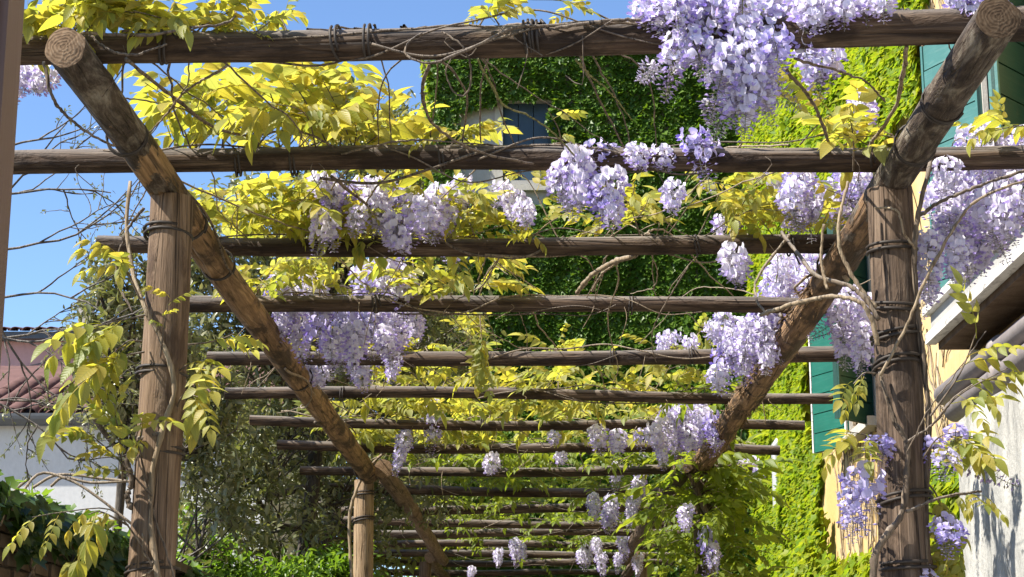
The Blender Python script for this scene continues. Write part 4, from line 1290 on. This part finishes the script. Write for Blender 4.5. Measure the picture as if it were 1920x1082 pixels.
# one raceme of buds thrust sideways past the dark post
p0 = PY(1795, 862, yr_ - .05)
M = Matrix.Translation(Vector(p0)) @ Matrix.Rotation(R(-62), 4, 'Y')
put(bpy.data.objects.new('flower_cluster', BUDS[0].mesh('flower_cluster', PETAL)), WR.e, M)

# ------------------------------------------------------------------ leafy shoots
region(WL, (60, 0, 320, 62), (Y0 - .05, Y0 + .25), 22, 6, .9)
region(WL, (330, -10, 540, 60), (Y0, Y0 + .3), 12, 4, .6)
region(WL, (20, 180, 110, 235), (Y0 + .1, Y0 + .3), 3, 4, .8)
region(WL, (265, 150, 470, 290), (5.9, 6.5), 9, 6, .85)
region(WL, (370, 150, 480, 230), (5.7, 6.0), 4, 5, 1.25)
region(WL, (480, 130, 720, 285), (6.0, 7.0), 30, 6, .9)
region(WL, (600, 170, 740, 290), (6.3, 7.2), 8, 5, .8)
region(WR, (815, 235, 860, 285), (6.2, 6.5), 7, 4, .75, spread=.1)
region(WR, (850, -10, 960, 48), (Y0, Y0 + .2), 3, 4, .6)
region(WR, (990, -10, 1050, 30), (Y0, Y0 + .2), 1, 3, .5)
region(WR, (1010, 200, 1050, 270), (5.9, 6.3), 1, 2, .5, spread=.1)
region(WM, (360, 335, 700, 440), (7.0, 7.8), 30, 6, .85)
region(WM, (440, 330, 640, 420), (7.2, 7.9), 16, 6, .85)
region(WM, (700, 350, 900, 440), (7.0, 7.8), 8, 5, .75)
region(WM, (880, 340, 1020, 440), (7.0, 7.6), 8, 6, .75)
region(WM, (1100, 345, 1240, 440), (7.0, 7.6), 8, 5, .8)
region(WR, (1330, 330, 1480, 440), (7.0, 7.7), 13, 7, .85)
region(WR, (1540, 340, 1620, 430), (6.6, 7.4), 4, 4, .7)
region(WR, (1570, 200, 1620, 310), (6.0, 6.4), 2, 5, .85)
region(WR, (1510, 270, 1600, 315), (6.2, 6.35), 2, 5, .8)
region(WR, (1790, 200, 1840, 260), (6.0, 6.4), 2, 5, .8)
region(WR, (1880, 220, 1915, 290), (6.0, 6.4), 2, 4, .6)
region(WM, (560, 470, 960, 560), (7.9, 8.8), 28, 6, .8)
region(WM, (480, 440, 700, 560), (8.0, 8.8), 12, 6, .8)
region(WM, (420, 520, 560, 620), (8.5, 9.0), 6, 5, .7)
region(WM, (880, 565, 1000, 585), (8.6, 8.75), 2, 5, .9)
region(WM, (850, 580, 920, 680), (9.0, 9.6), 3, 5, .75)
region(WM, (650, 690, 900, 740), (10.2, 11.3), 16, 6, .85)
region(WM, (1000, 690, 1110, 740), (10.4, 11.3), 7, 6, .85)
region(WM, (1220, 690, 1350, 760), (10.4, 11.3), 9, 6, .85)
region(WM, (430, 620, 640, 700), (9.5, 10.3), 5, 5, .7)
region(WM, (640, 755, 870, 795), (11.6, 12.5), 20, 6, .95)
region(WM, (960, 752, 1250, 795), (11.6, 12.5), 26, 6, .95)
region(WF, (1240, 740, 1460, 800), (11.8, 13), 12, 6, .95)
region(WM, (650, 812, 1240, 835), (12.8, 13.7), 40, 6, 1.0)
region(WM, (640, 805, 860, 838), (12.8, 13.8), 10, 6, 1.0)
region(WF, (760, 852, 1400, 880), (14, 15.2), 46, 6, 1.0)
region(WF, (820, 890, 1320, 918), (15.2, 16.4), 44, 6, 1.0)
region(WF, (830, 925, 1280, 955), (16.5, 18.2), 44, 6, 1.0)
region(WF, (850, 960, 1260, 1000), (18.5, 20.6), 60, 6, 1.0)
region(WF, (860, 1000, 1260, 1085), (20.6, 26.5), 90, 6, 1.05)
# lime mass round the second right post
x2, y2 = posts['R2p'][0], posts['R2p'][1]
for _ in range(62):
    px, py = random.uniform(1205, 1425), random.uniform(880, 1110)
    if px < 1260 and py < 930: continue
    y = y2 + random.uniform(-.9, 1.4)
    tip = PY(px, py, y)
    b = np.array([x2 + random.uniform(-.1, .1), y2 + random.uniform(-.2, .2), min(ZL, tip[2] + random.uniform(-.1, .4))])
    d = tip - b; L = np.linalg.norm(d)
    if L > 1.2: b = tip - d / L * 1.2
    WF.shoot(b, tip, 5, random.uniform(1.0, 1.5))


def sprig(pl, pts, n, size, droop=0.0, r=.004, mat=None, k=None):
    """leafy twig through picture points (x, y, distance)"""
    path = spline([PY(*p) for p in pts], 16)
    pl.twigs.tube(path, np.linspace(r, r * .4, len(path)), 6, cap=False)
    for i in range(n):
        t = .3 + .7 * (i + .8) / n
        j = min(len(path) - 2, int(t * (len(path) - 1)))
        tg = path[j + 1] - path[j]; tg /= np.linalg.norm(tg)
        d = tg * .8 + np.array([random.uniform(-.6, .6), random.uniform(-.8, .1), random.uniform(-.6, .25) - droop])
        pl.leaf(path[j], d, (random.uniform(-.3, .3), -.5, .8), size * random.uniform(.8, 1.1), k)


# leafy twigs on the posts
sprig(WL, [(275, 590, yl_), (230, 600, yl_ - .1), (170, 615, yl_ - .15)], 5, 1.0)
sprig(WL, [(270, 660, yl_), (220, 670, yl_ - .1), (160, 690, yl_ - .15)], 3, 1.2, .2)
sprig(WL, [(265, 640, yl_), (240, 640, yl_ - .05), (215, 660, yl_ - .1)], 3, .9, .2)
sprig(WL, [(262, 560, yl_), (235, 500, yl_ - .05), (215, 470, yl_ - .1)], 5, .65)
sprig(WL, [(275, 900, yl_ - .02), (262, 840, yl_ - .05), (268, 790, yl_ - .1)], 4, .75, .1)
sprig(WL, [(285, 930, yl_ - .02), (220, 860, yl_ - .1), (165, 810, yl_ - .15)], 7, .55)
sprig(WL, [(285, 1060, yl_ - .02), (250, 1000, yl_ - .06), (205, 955, yl_ - .1), (120, 960, yl_ - .2), (60, 970, yl_ - .25)], 5, .6, .3)
sprig(WL, [(240, 985, yl_ - .04), (190, 960, yl_ - .15), (165, 965, yl_ - .2)], 2, 1.1, .5)
sprig(WL, [(330, 700, yl_ + .05), (360, 680, yl_), (385, 690, yl_ - .1)], 4, .8, .2)
sprig(WL, [(330, 770, yl_ + .05), (345, 740, yl_), (375, 745, yl_ - .1)], 3, .7, .2)
sprig(WL, [(300, 670, yl_), (310, 600, yl_ - .04), (318, 550, yl_ - .05)], 4, .4, .4)
sprig(WL, [(230, 900, yl_), (225, 830, yl_ - .1), (215, 770, yl_ - .1)], 4, .6)
sprig(WL, [(318, 650, 6.4), (400, 640, 6.6), (440, 625, 6.7)], 3, .7)
sprig(WR, [(1650, 830, yr_), (1620, 815, yr_ - .05), (1590, 810, yr_ - .1)], 5, .75, .1)
sprig(WR, [(1730, 860, yr_), (1760, 820, yr_ - .05), (1800, 810, yr_ - .1)], 6, .75, .1)
sprig(WR, [(1745, 780, yr_ - .05), (1800, 700, yr_ - .1), (1830, 625, yr_ - .15)], 4, .75, .1)
sprig(WR, [(1745, 800, yr_ - .05), (1800, 740, yr_ - .1), (1890, 690, yr_ - .15)], 5, .6, .1)
sprig(WR, [(1740, 940, yr_), (1800, 925, yr_ - .1), (1840, 930, yr_ - .15)], 4, .45, .2)
sprig(WR, [(1735, 900, yr_ + .1), (1760, 940, yr_ + .1), (1772, 1040, yr_ + .1)], 9, .65, .3)
sprig(WR, [(1735, 960, yr_ + .1), (1775, 980, yr_ + .1), (1780, 1070, yr_ + .1)], 9, .65, .3)
sprig(WR, [(1640, 700, yr_), (1620, 700, yr_ - .05), (1600, 720, yr_ - .1)], 3, .55, .1)
sprig(WR, [(1600, 320, 6.2), (1600, 260, 6.1), (1590, 205, 6.0)], 6, .95)
sprig(WR, [(1200, 440, 7.4), (1185, 390, 7.3), (1190, 345, 7.2)], 4, .95)
sprig(WM, [(900, 590, 9.2), (903, 640, 9.2), (905, 690, 9.2)], 8, .7, .3)
for pl in (WL, WR, WM, WF): pl.done()

# ------------------------------------------------------------------ creepers on the walls
def lobed():
    """three lobed creeper leaf, stalk end at the origin, tip along +Y"""
    P = [(0, .30, -.04), (0, 0, .0), (-.30, -.10, .05), (-.52, .38, .10), (-.24, .48, .03), (0, 1.0, -.02), (.24, .48, .03), (.52, .38, .10), (.30, -.10, .05)]
    T = [(0, i, i + 1) for i in range(1, 8)] + [(0, 8, 1)]
    T = [(a, c, b) for a, b, c in T]
    return Proto(P, T, [(.5 + p[0], p[1]) for p in P])


def simple_leaf(w=.42, fold=.2, droop=.15):
    P = [(0, 0, 0), (-w * .5, .35, fold * w), (-w * .42, .68, fold * w - droop * .5), (0, 1, -droop), (w * .42, .68, fold * w - droop * .5), (w * .5, .35, fold * w), (0, .5, -droop * .2)]
    T = [(6, 1, 0), (6, 2, 1), (6, 3, 2), (6, 4, 3), (6, 5, 4), (6, 0, 5)]
    return Proto(P, T, [(.5 + p[0], p[1]) for p in P])


LOBED = [lobed()]
SIMPLE = [simple_leaf(), simple_leaf(.36, .3, .3)]


def wall_leaves(pos, nrm, size, droop=.8, spread=.45):
    n = len(pos)
    nv = np.tile(nrm, (n, 1)).astype(float)
    dn = np.tile((0, 0, -1.0), (n, 1))
    fwd = dn * droop + nv * rng.uniform(.15, .8, (n, 1)) + rng.normal(0, spread, (n, 3))
    upv = nv * .8 + np.array((0, 0, .75)) + rng.normal(0, .35, (n, 3))
    return frames(pos, fwd, upv, size)


def relief(u, v, seed=0):
    rs = np.random.default_rng(seed)
    h = np.zeros_like(u)
    for f in (.9, 1.7, 3.1, 5.3, 8.0):
        for _ in range(3):
            a = rs.uniform(0, 6.28)
            h += np.sin(f * (u * math.cos(a) + v * math.sin(a)) * 2 + rs.uniform(0, 6.28)) / f ** .8
    return h / 4.0


# back wall
iv = empty('wall_creeper', (0.5, YB - .05, 0), 'dark green creeper covering the shaded end wall round the blue window', 'creeper')
n = 62000
u = rng.uniform(XB0 - .12, XR + .02, n); v = rng.uniform(1.5, ZTOP + .12, n)
pa, pb = PY(838, 200, YB), PY(943, 345, YB)
px0, px1 = PY(862, 200, YB)[0], wx0
keep = ~((u > px0) & (u < wx0 + .0) & (v < wz1 - .05 - .25 * (wx0 - u)) & (v > wz0 - .3))
keep &= ~((u > wx0 - .02) & (u < PY(1030, 250, YB)[0] + .06 * np.sin(v * 9)) & (v > wz0 - .4) & (v < wz1 - .02 + .05 * np.sin(u * 14)))
u, v = u[keep], v[keep]
h = relief(u, v, 3)
edge = np.clip((XB0 + .15 - u) / .3, 0, 1)
keep = ~((u < XB0 + .1 * relief(v * 2, v, 5)) & (rng.random(len(u)) < .6))
u, v, h, edge = u[keep], v[keep], h[keep], edge[keep]
pos = np.stack([u, YB - .05 - np.clip(.10 + .13 * h, 0, .35) - rng.random(len(u)) * .06 + .5 * edge * rng.random(len(u)), v], -1)
Ms = wall_leaves(pos, (0, -1, 0), rng.uniform(.065, .12, len(u)))
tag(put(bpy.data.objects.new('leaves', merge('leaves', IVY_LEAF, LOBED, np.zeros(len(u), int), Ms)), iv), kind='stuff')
g = Geo()
for _ in range(60):
    x = random.uniform(XB0, XR); z = random.uniform(1, 8)
    pts = [(x, YB - .03, z)]
    for k in range(5): x += random.uniform(-.25, .25); z += random.uniform(.2, .7); pts.append((x, YB - .03 - random.uniform(0, .02), min(z, ZTOP - .3)))
    g.tube(spline(pts, 20), .008, 5)
tag(g.build('runners', VINE, iv), kind='stuff')
# left edge spill, sunlight put into its lime leaf colour
n = 5200
v = rng.uniform(2.0, ZTOP + .05, n); y = rng.uniform(YB - .15, YB + 1.6, n)
pos = np.stack([XB0 - .04 - rng.random(n) * .2 * (1 + relief(v, y, 8)), y, v], -1)
Ms = wall_leaves(pos, (-1, -.2, 0), rng.uniform(.07, .13, n))
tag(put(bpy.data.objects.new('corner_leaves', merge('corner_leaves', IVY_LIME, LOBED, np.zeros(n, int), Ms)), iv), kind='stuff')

# ochre wall, sunny side
il = empty('wall_creeper', (XR - .05, 22, 0), 'bright lime creeper on the sunlit ochre wall among the green shutters', 'creeper')
n = 135000
y = rng.uniform(10.6, YB - .1, n); z = rng.uniform(1.6, 12.3, n)
h = relief(y, z, 6)
keep = np.ones(n, bool)
keep &= ~((z > 3.75 + .35 * h) & (z < 7.0 + .3 * h) & (y < 22.3 + .6 * h))                  # bare ochre band with the windows
keep &= ~((z > 6.6) & (y < 15.2 + .5 * h + .5 * np.sin(z * 2)))                                # bare gable near the first window
keep &= ~((z > 3.05 + .35 * h) & (z < 4.6) & (y > 15.8) & (y < 20.8 + .5 * h))                   # bare patch under the shutters
for a, b in wins: keep &= ~((y > a - .9) & (y < b + .9) & (z > WZ0 - .5) & (z < WZ1 + .3))
y, z, h = y[keep], z[keep], h[keep]
thick = np.clip(.10 + .11 * h, .02, .4) + np.where(z < 3.6, .22, 0)
pos = np.stack([XR - .03 - thick * rng.random(len(y)) ** .4, y, z], -1)
Ms = wall_leaves(pos, (-1, -.1, 0), rng.uniform(.075, .135, len(y)))
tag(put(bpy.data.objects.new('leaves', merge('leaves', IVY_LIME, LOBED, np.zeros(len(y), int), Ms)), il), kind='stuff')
g = Geo()
for _ in range(520):
    y, z = (random.uniform(10.8, 21), random.uniform(2.4, 4.6)) if random.random() < .5 else (random.uniform(11, 17), random.uniform(6.9, 11))
    pts = [(XR - .01, y, z)]
    for k in range(4): y += random.uniform(-.2, .2); z += random.uniform(.02, .32); pts.append((XR - random.uniform(.008, .03), y, z))
    g.tube(spline(pts, 12), random.uniform(.004, .009), 4, cap=False)
tag(g.build('dry_runners', VINE_PALE, il), kind='stuff')

# garden wall ivy
gi = empty('ivy', (XG + .03, 10, 0), 'dark ivy and woody roots hanging over the old garden wall', 'ivy')
n = 15000
y = rng.uniform(5, 18, n); z = rng.uniform(.8, gw_top + .05, n)
h = relief(y, z, 15)
keep = (h + .9 * (z - gw_top + .55) + .35 * np.clip(y - 9.8, -1.5, 2.5) > .35)
y, z, h = y[keep], z[keep], h[keep]
pos = np.stack([XG + .02 + np.clip(.06 + .08 * h, .01, .3) * rng.random(len(y)) + .05 * (z > gw_top), y, z], -1)
Ms = wall_leaves(pos, (1, -.3, 0), rng.uniform(.05, .10, len(y)))
tag(put(bpy.data.objects.new('leaves', merge('leaves', SHADED_IVY, LOBED, np.zeros(len(y), int), Ms)), gi), kind='stuff')
n = 420
y = rng.uniform(5, 18, n); h = relief(y, y * .3, 19)
pos = np.stack([XG - .15 + rng.uniform(-.25, .3, n), y, gw_top + .05 + np.clip(.04 + .10 * h, .01, .3) * rng.random(n)], -1)
Ms = frames(pos, rng.normal(0, 1, (n, 3)) * (1, 1, .5), rng.normal(0, .4, (n, 3)) + (0, 0, 1), rng.uniform(.05, .09, n))
tag(put(bpy.data.objects.new('top_leaves', merge('top_leaves', BUSH_LEAF, LOBED, np.zeros(n, int), Ms)), gi), kind='stuff')
for k in range(22):
    y, z = random.uniform(7.2, 13), random.uniform(.6, 1.8)
    pts = [(XG + .01, y, z)]
    for q in range(5): y += random.uniform(-.25, .35); z += random.uniform(.05, .35); pts.append((XG + random.uniform(.005, .04), y, min(z, gw_top + .05)))
    g = Geo(); g.tube(spline(pts, 26), np.linspace(random.uniform(.012, .028), .006, len(spline(pts, 26))), 6); g.build('root', VINE, gi)
# twigs reaching from the ivy towards the post
g = Geo()
for pts in ([(20, 960, 8.2), (70, 890, 8.4), (130, 900, 8.4), (180, 930, 8.4), (250, 985, 8.4)], [(60, 915, 8.6), (110, 890, 8.6), (190, 897, 8.6), (260, 905, 8.6)], [(95, 912, 8.6), (120, 895, 8.6), (170, 905, 8.6), (240, 902, 8.6)], [(0, 985, 8.0), (20, 930, 8.1), (50, 900, 8.2)]):
    g.tube(spline([PY(*p) for p in pts], 20), .007, 6)
tag(g.build('runners', VINE_PALE, gi), kind='stuff')


# ------------------------------------------------------------------ trees
def tree(name, label, base, trunk_top, r, blobs, leaf_m, protos, per, lsize, bark, cluster=.28, limbs=9, seed=1, group=None, cat='tree'):
    """blobs: (centre, radii); leaf sprigs fill them unevenly and limbs reach into them"""
    rs = np.random.default_rng(seed)
    e = empty(name, base, label, cat, group)
    base, top = np.asarray(base, float), np.asarray(trunk_top, float)
    path = spline([base, base * .6 + top * .4 + rs.normal(0, .05, 3), base * .25 + top * .75 + rs.normal(0, .07, 3), top], 24)
    g = Geo(); g.tube(path, np.linspace(r, r * .5, len(path)) * (1 + .06 * rs.standard_normal(len(path))), 14); g.build('trunk', bark, e)
    cents, which_b = [], []
    for bi, (c, rad, k) in enumerate(blobs):
        for _ in range(k):
            d = rs.normal(0, 1, 3); d /= np.linalg.norm(d)
            cents.append(np.asarray(c) + d * np.asarray(rad) * rs.uniform(.25, 1) ** .6); which_b.append(bi)
    cents = np.array(cents)
    tw = Geo()
    for bi, (c, rad, k) in enumerate(blobs):
        c = np.asarray(c)
        j = min(len(path) - 1, max(6, int(np.argmin(np.linalg.norm(path - c, axis=1)) - 3)))
        s0 = path[j]
        lp_ = spline([s0, s0 * .55 + c * .45 + rs.normal(0, .12, 3) + (0, 0, -.1), c + rs.normal(0, .1, 3)], 16)
        g = Geo(); g.tube(lp_, np.linspace(r * .38, .012, len(lp_)), 8); g.build('limb', bark, e)
        for i in np.nonzero(np.array(which_b) == bi)[0]:
            q = lp_[rs.integers(6, len(lp_))]
            tw.tube(spline([q, q * .5 + cents[i] * .5 + rs.normal(0, .08, 3), cents[i]], 7), np.linspace(.011, .003, 7 if False else len(spline([q, q * .5 + cents[i] * .5, cents[i]], 7))), 4, cap=False)
    tag(tw.build('twigs', bark, e), kind='stuff')
    n = len(cents) * per
    ci = np.repeat(np.arange(len(cents)), per)
    ax = rs.normal(0, 1, (len(cents), 3)) + (0, 0, .35); ax /= np.linalg.norm(ax, axis=1)[:, None]
    t = rs.uniform(-1, 1, n)
    pos = cents[ci] + ax[ci] * t[:, None] * cluster + rs.normal(0, cluster * .22, (n, 3))
    fwd = ax[ci] * .6 + rs.normal(0, .7, (n, 3)) + (0, 0, -.15)
    upv = rs.normal(0, .5, (n, 3)) + (0, 0, 1)
    Ms = frames(pos, fwd, upv, rs.uniform(.65, 1.15, n) * lsize)
    tag(put(bpy.data.objects.new('crown', merge('crown', leaf_m, protos, rs.integers(0, len(protos), n), Ms)), e), kind='stuff')
    return e


def blob(px, py, y, rx, ry, k, depth=None):
    c = PY(px, py, y); s = y * 1.03 / FPX
    return (c, (rx * s, depth or rx * s, ry * s), k)


tb = PY(545, 1082, 16.0)
tree('evergreen_tree', 'dense grey green evergreen tree with mottled trunk standing behind the pale post', (tb[0], 16, 0), PY(600, 620, 16), .10,
     [blob(520, 430, 15.3, 150, 110, 46), blob(660, 330, 15.8, 130, 130, 46), blob(780, 480, 16.2, 110, 140, 44), blob(620, 560, 16, 150, 110, 54), blob(740, 640, 16.5, 120, 110, 46),
      blob(740, 250, 16.5, 55, 60, 12), blob(620, 210, 16.2, 70, 60, 12), blob(450, 620, 15.2, 110, 120, 44), blob(560, 800, 15.8, 150, 110, 38), blob(420, 860, 15.0, 110, 110, 26), blob(640, 930, 16.4, 120, 100, 36),
      blob(770, 900, 17.5, 90, 80, 34), blob(500, 980, 15.4, 130, 90, 24), blob(840, 640, 18, 70, 90, 26), blob(370, 480, 15, 60, 100, 22)],
     TREE_LEAF, SIMPLE, 48, .092, TREE_BARK, .26, seed=4)
tree('laurel', 'small dark leaved laurel tree between the garden wall and the white building', (-3.3, 13.0, 0), PY(235, 760, 13.0), .055,
     [blob(215, 600, 12.6, 50, 70, 12), blob(215, 715, 12.8, 65, 50, 14), blob(300, 640, 13, 60, 110, 20), blob(245, 790, 13, 70, 30, 8), blob(370, 760, 13.5, 90, 110, 34), blob(400, 950, 13.5, 90, 100, 18), blob(190, 560, 12.5, 30, 40, 4), blob(230, 490, 12.6, 40, 30, 5)],
     TREE_LEAF, SIMPLE, 48, .09, TREE_BARK, .22, seed=5)
tree('shrub', 'bright green leafy shrub at the foot of the evergreen tree', (PY(480, 1082, 14.6)[0], 14.6, 0), PY(480, 1150, 14.6), .03,
     [blob(400, 1070, 14.4, 80, 50, 26), blob(540, 1090, 14.8, 110, 40, 28), blob(640, 1085, 15, 60, 40, 14), blob(370, 1010, 14.4, 40, 50, 8)], BUSH_LEAF, SIMPLE, 60, .085, TREE_BARK, .2, seed=6, cat='shrub')
tree('holm_oak', 'large evergreen oak filling the gap between white building and creeper covered building', (PY(600, 1082, 24)[0], 24.5, 0), PY(620, 760, 24.5), .2,
     [blob(560, 700, 24.5, 170, 120, 40), blob(720, 720, 25, 120, 110, 34), blob(520, 900, 24, 170, 130, 44), blob(700, 920, 24.5, 150, 130, 44), blob(640, 560, 25, 150, 90, 30), blob(620, 1040, 24, 180, 80, 36), blob(780, 600, 26, 60, 100, 14), blob(780, 990, 27, 60, 100, 34), blob(780, 820, 27, 50, 90, 20)],
     SUN_TINT_LEAF, SIMPLE, 70, .14, TREE_BARK, .45, seed=7)

# bare tree whose twigs reach in from the left
rs = np.random.default_rng(9)
bt = empty('budding_tree', (-4.6, 11.0, 0), 'bare budding tree whose thin twigs cross the sky beside the garden wall', 'tree')
g = Geo(); tp = spline([(-4.6, 11, 0), (-4.55, 11, 2.2), (-4.65, 11, 3.6), (-4.5, 11, 5.2)], 20); g.tube(tp, np.linspace(.1, .05, len(tp)), 10); g.build('trunk', TREE_BARK, bt)
tw = Geo(); bp, bf = [], []


def grow(p, d, L, r, depth):
    n = 9
    pts = [p]
    q = p.copy(); dd = d.copy()
    for i in range(n):
        dd = dd + rs.normal(0, .13, 3) + np.array([0, 0, .015]); dd /= np.linalg.norm(dd)
        q = q + dd * L / n; pts.append(q.copy())
        if depth > 0 and i > 1 and rs.random() < .48:
            d2 = dd + rs.normal(0, .6, 3) * (1, .5, 1); d2 /= np.linalg.norm(d2)
            grow(q.copy(), d2, L * rs.uniform(.35, .65), r * .6, depth - 1)
        if depth == 0 and rs.random() < .35 or i == n - 1:
            for _ in range(3): bp.append(q + rs.normal(0, .012, 3)); bf.append(dd + rs.normal(0, .7, 3))
    tw.tube(pts, np.linspace(r, r * .45, len(pts)), 5, cap=False)


for px, py, tx, ty, L in [(-80, 430, 140, 300, 1.0), (-80, 480, 130, 460, 1.05), (-60, 360, 130, 400, .9), (-90, 560, 130, 560, 1.0), (-60, 540, 130, 720, 1.0), (-70, 640, 150, 660, .95), (-90, 320, 100, 240, .8), (-60, 700, 60, 830, .8), (-60, 600, 80, 700, .8), (-80, 760, 130, 690, .8)]:
    y = rs.uniform(9.8, 11.2)
    a = PY(px, py, y); b = PY(tx, ty, y)
    d = b - a; d /= np.linalg.norm(d)
    j = int(np.argmin(abs(tp[:, 2] - a[2] + .3)))
    g = Geo(); g.tube(spline([tp[j], tp[j] * .5 + a * .5 + (0, 0, .05), a], 10), np.linspace(.03, .011, len(spline([tp[j], tp[j] * .5 + a * .5, a], 10))), 7); g.build('branch', TREE_BARK, bt)
    grow(a, d, L, .010, 2)
tag(tw.build('twigs', TREE_BARK, bt), kind='stuff')
bp, bf = np.array(bp), np.array(bf)
Ms = frames(bp, bf, rs.normal(0, .5, bp.shape) + (0, 0, 1), rs.uniform(.016, .038, len(bp)))
tag(put(bpy.data.objects.new('buds', merge('buds', TREE_LEAF, SIMPLE, rs.integers(0, 2, len(bp)), Ms)), bt), kind='stuff')
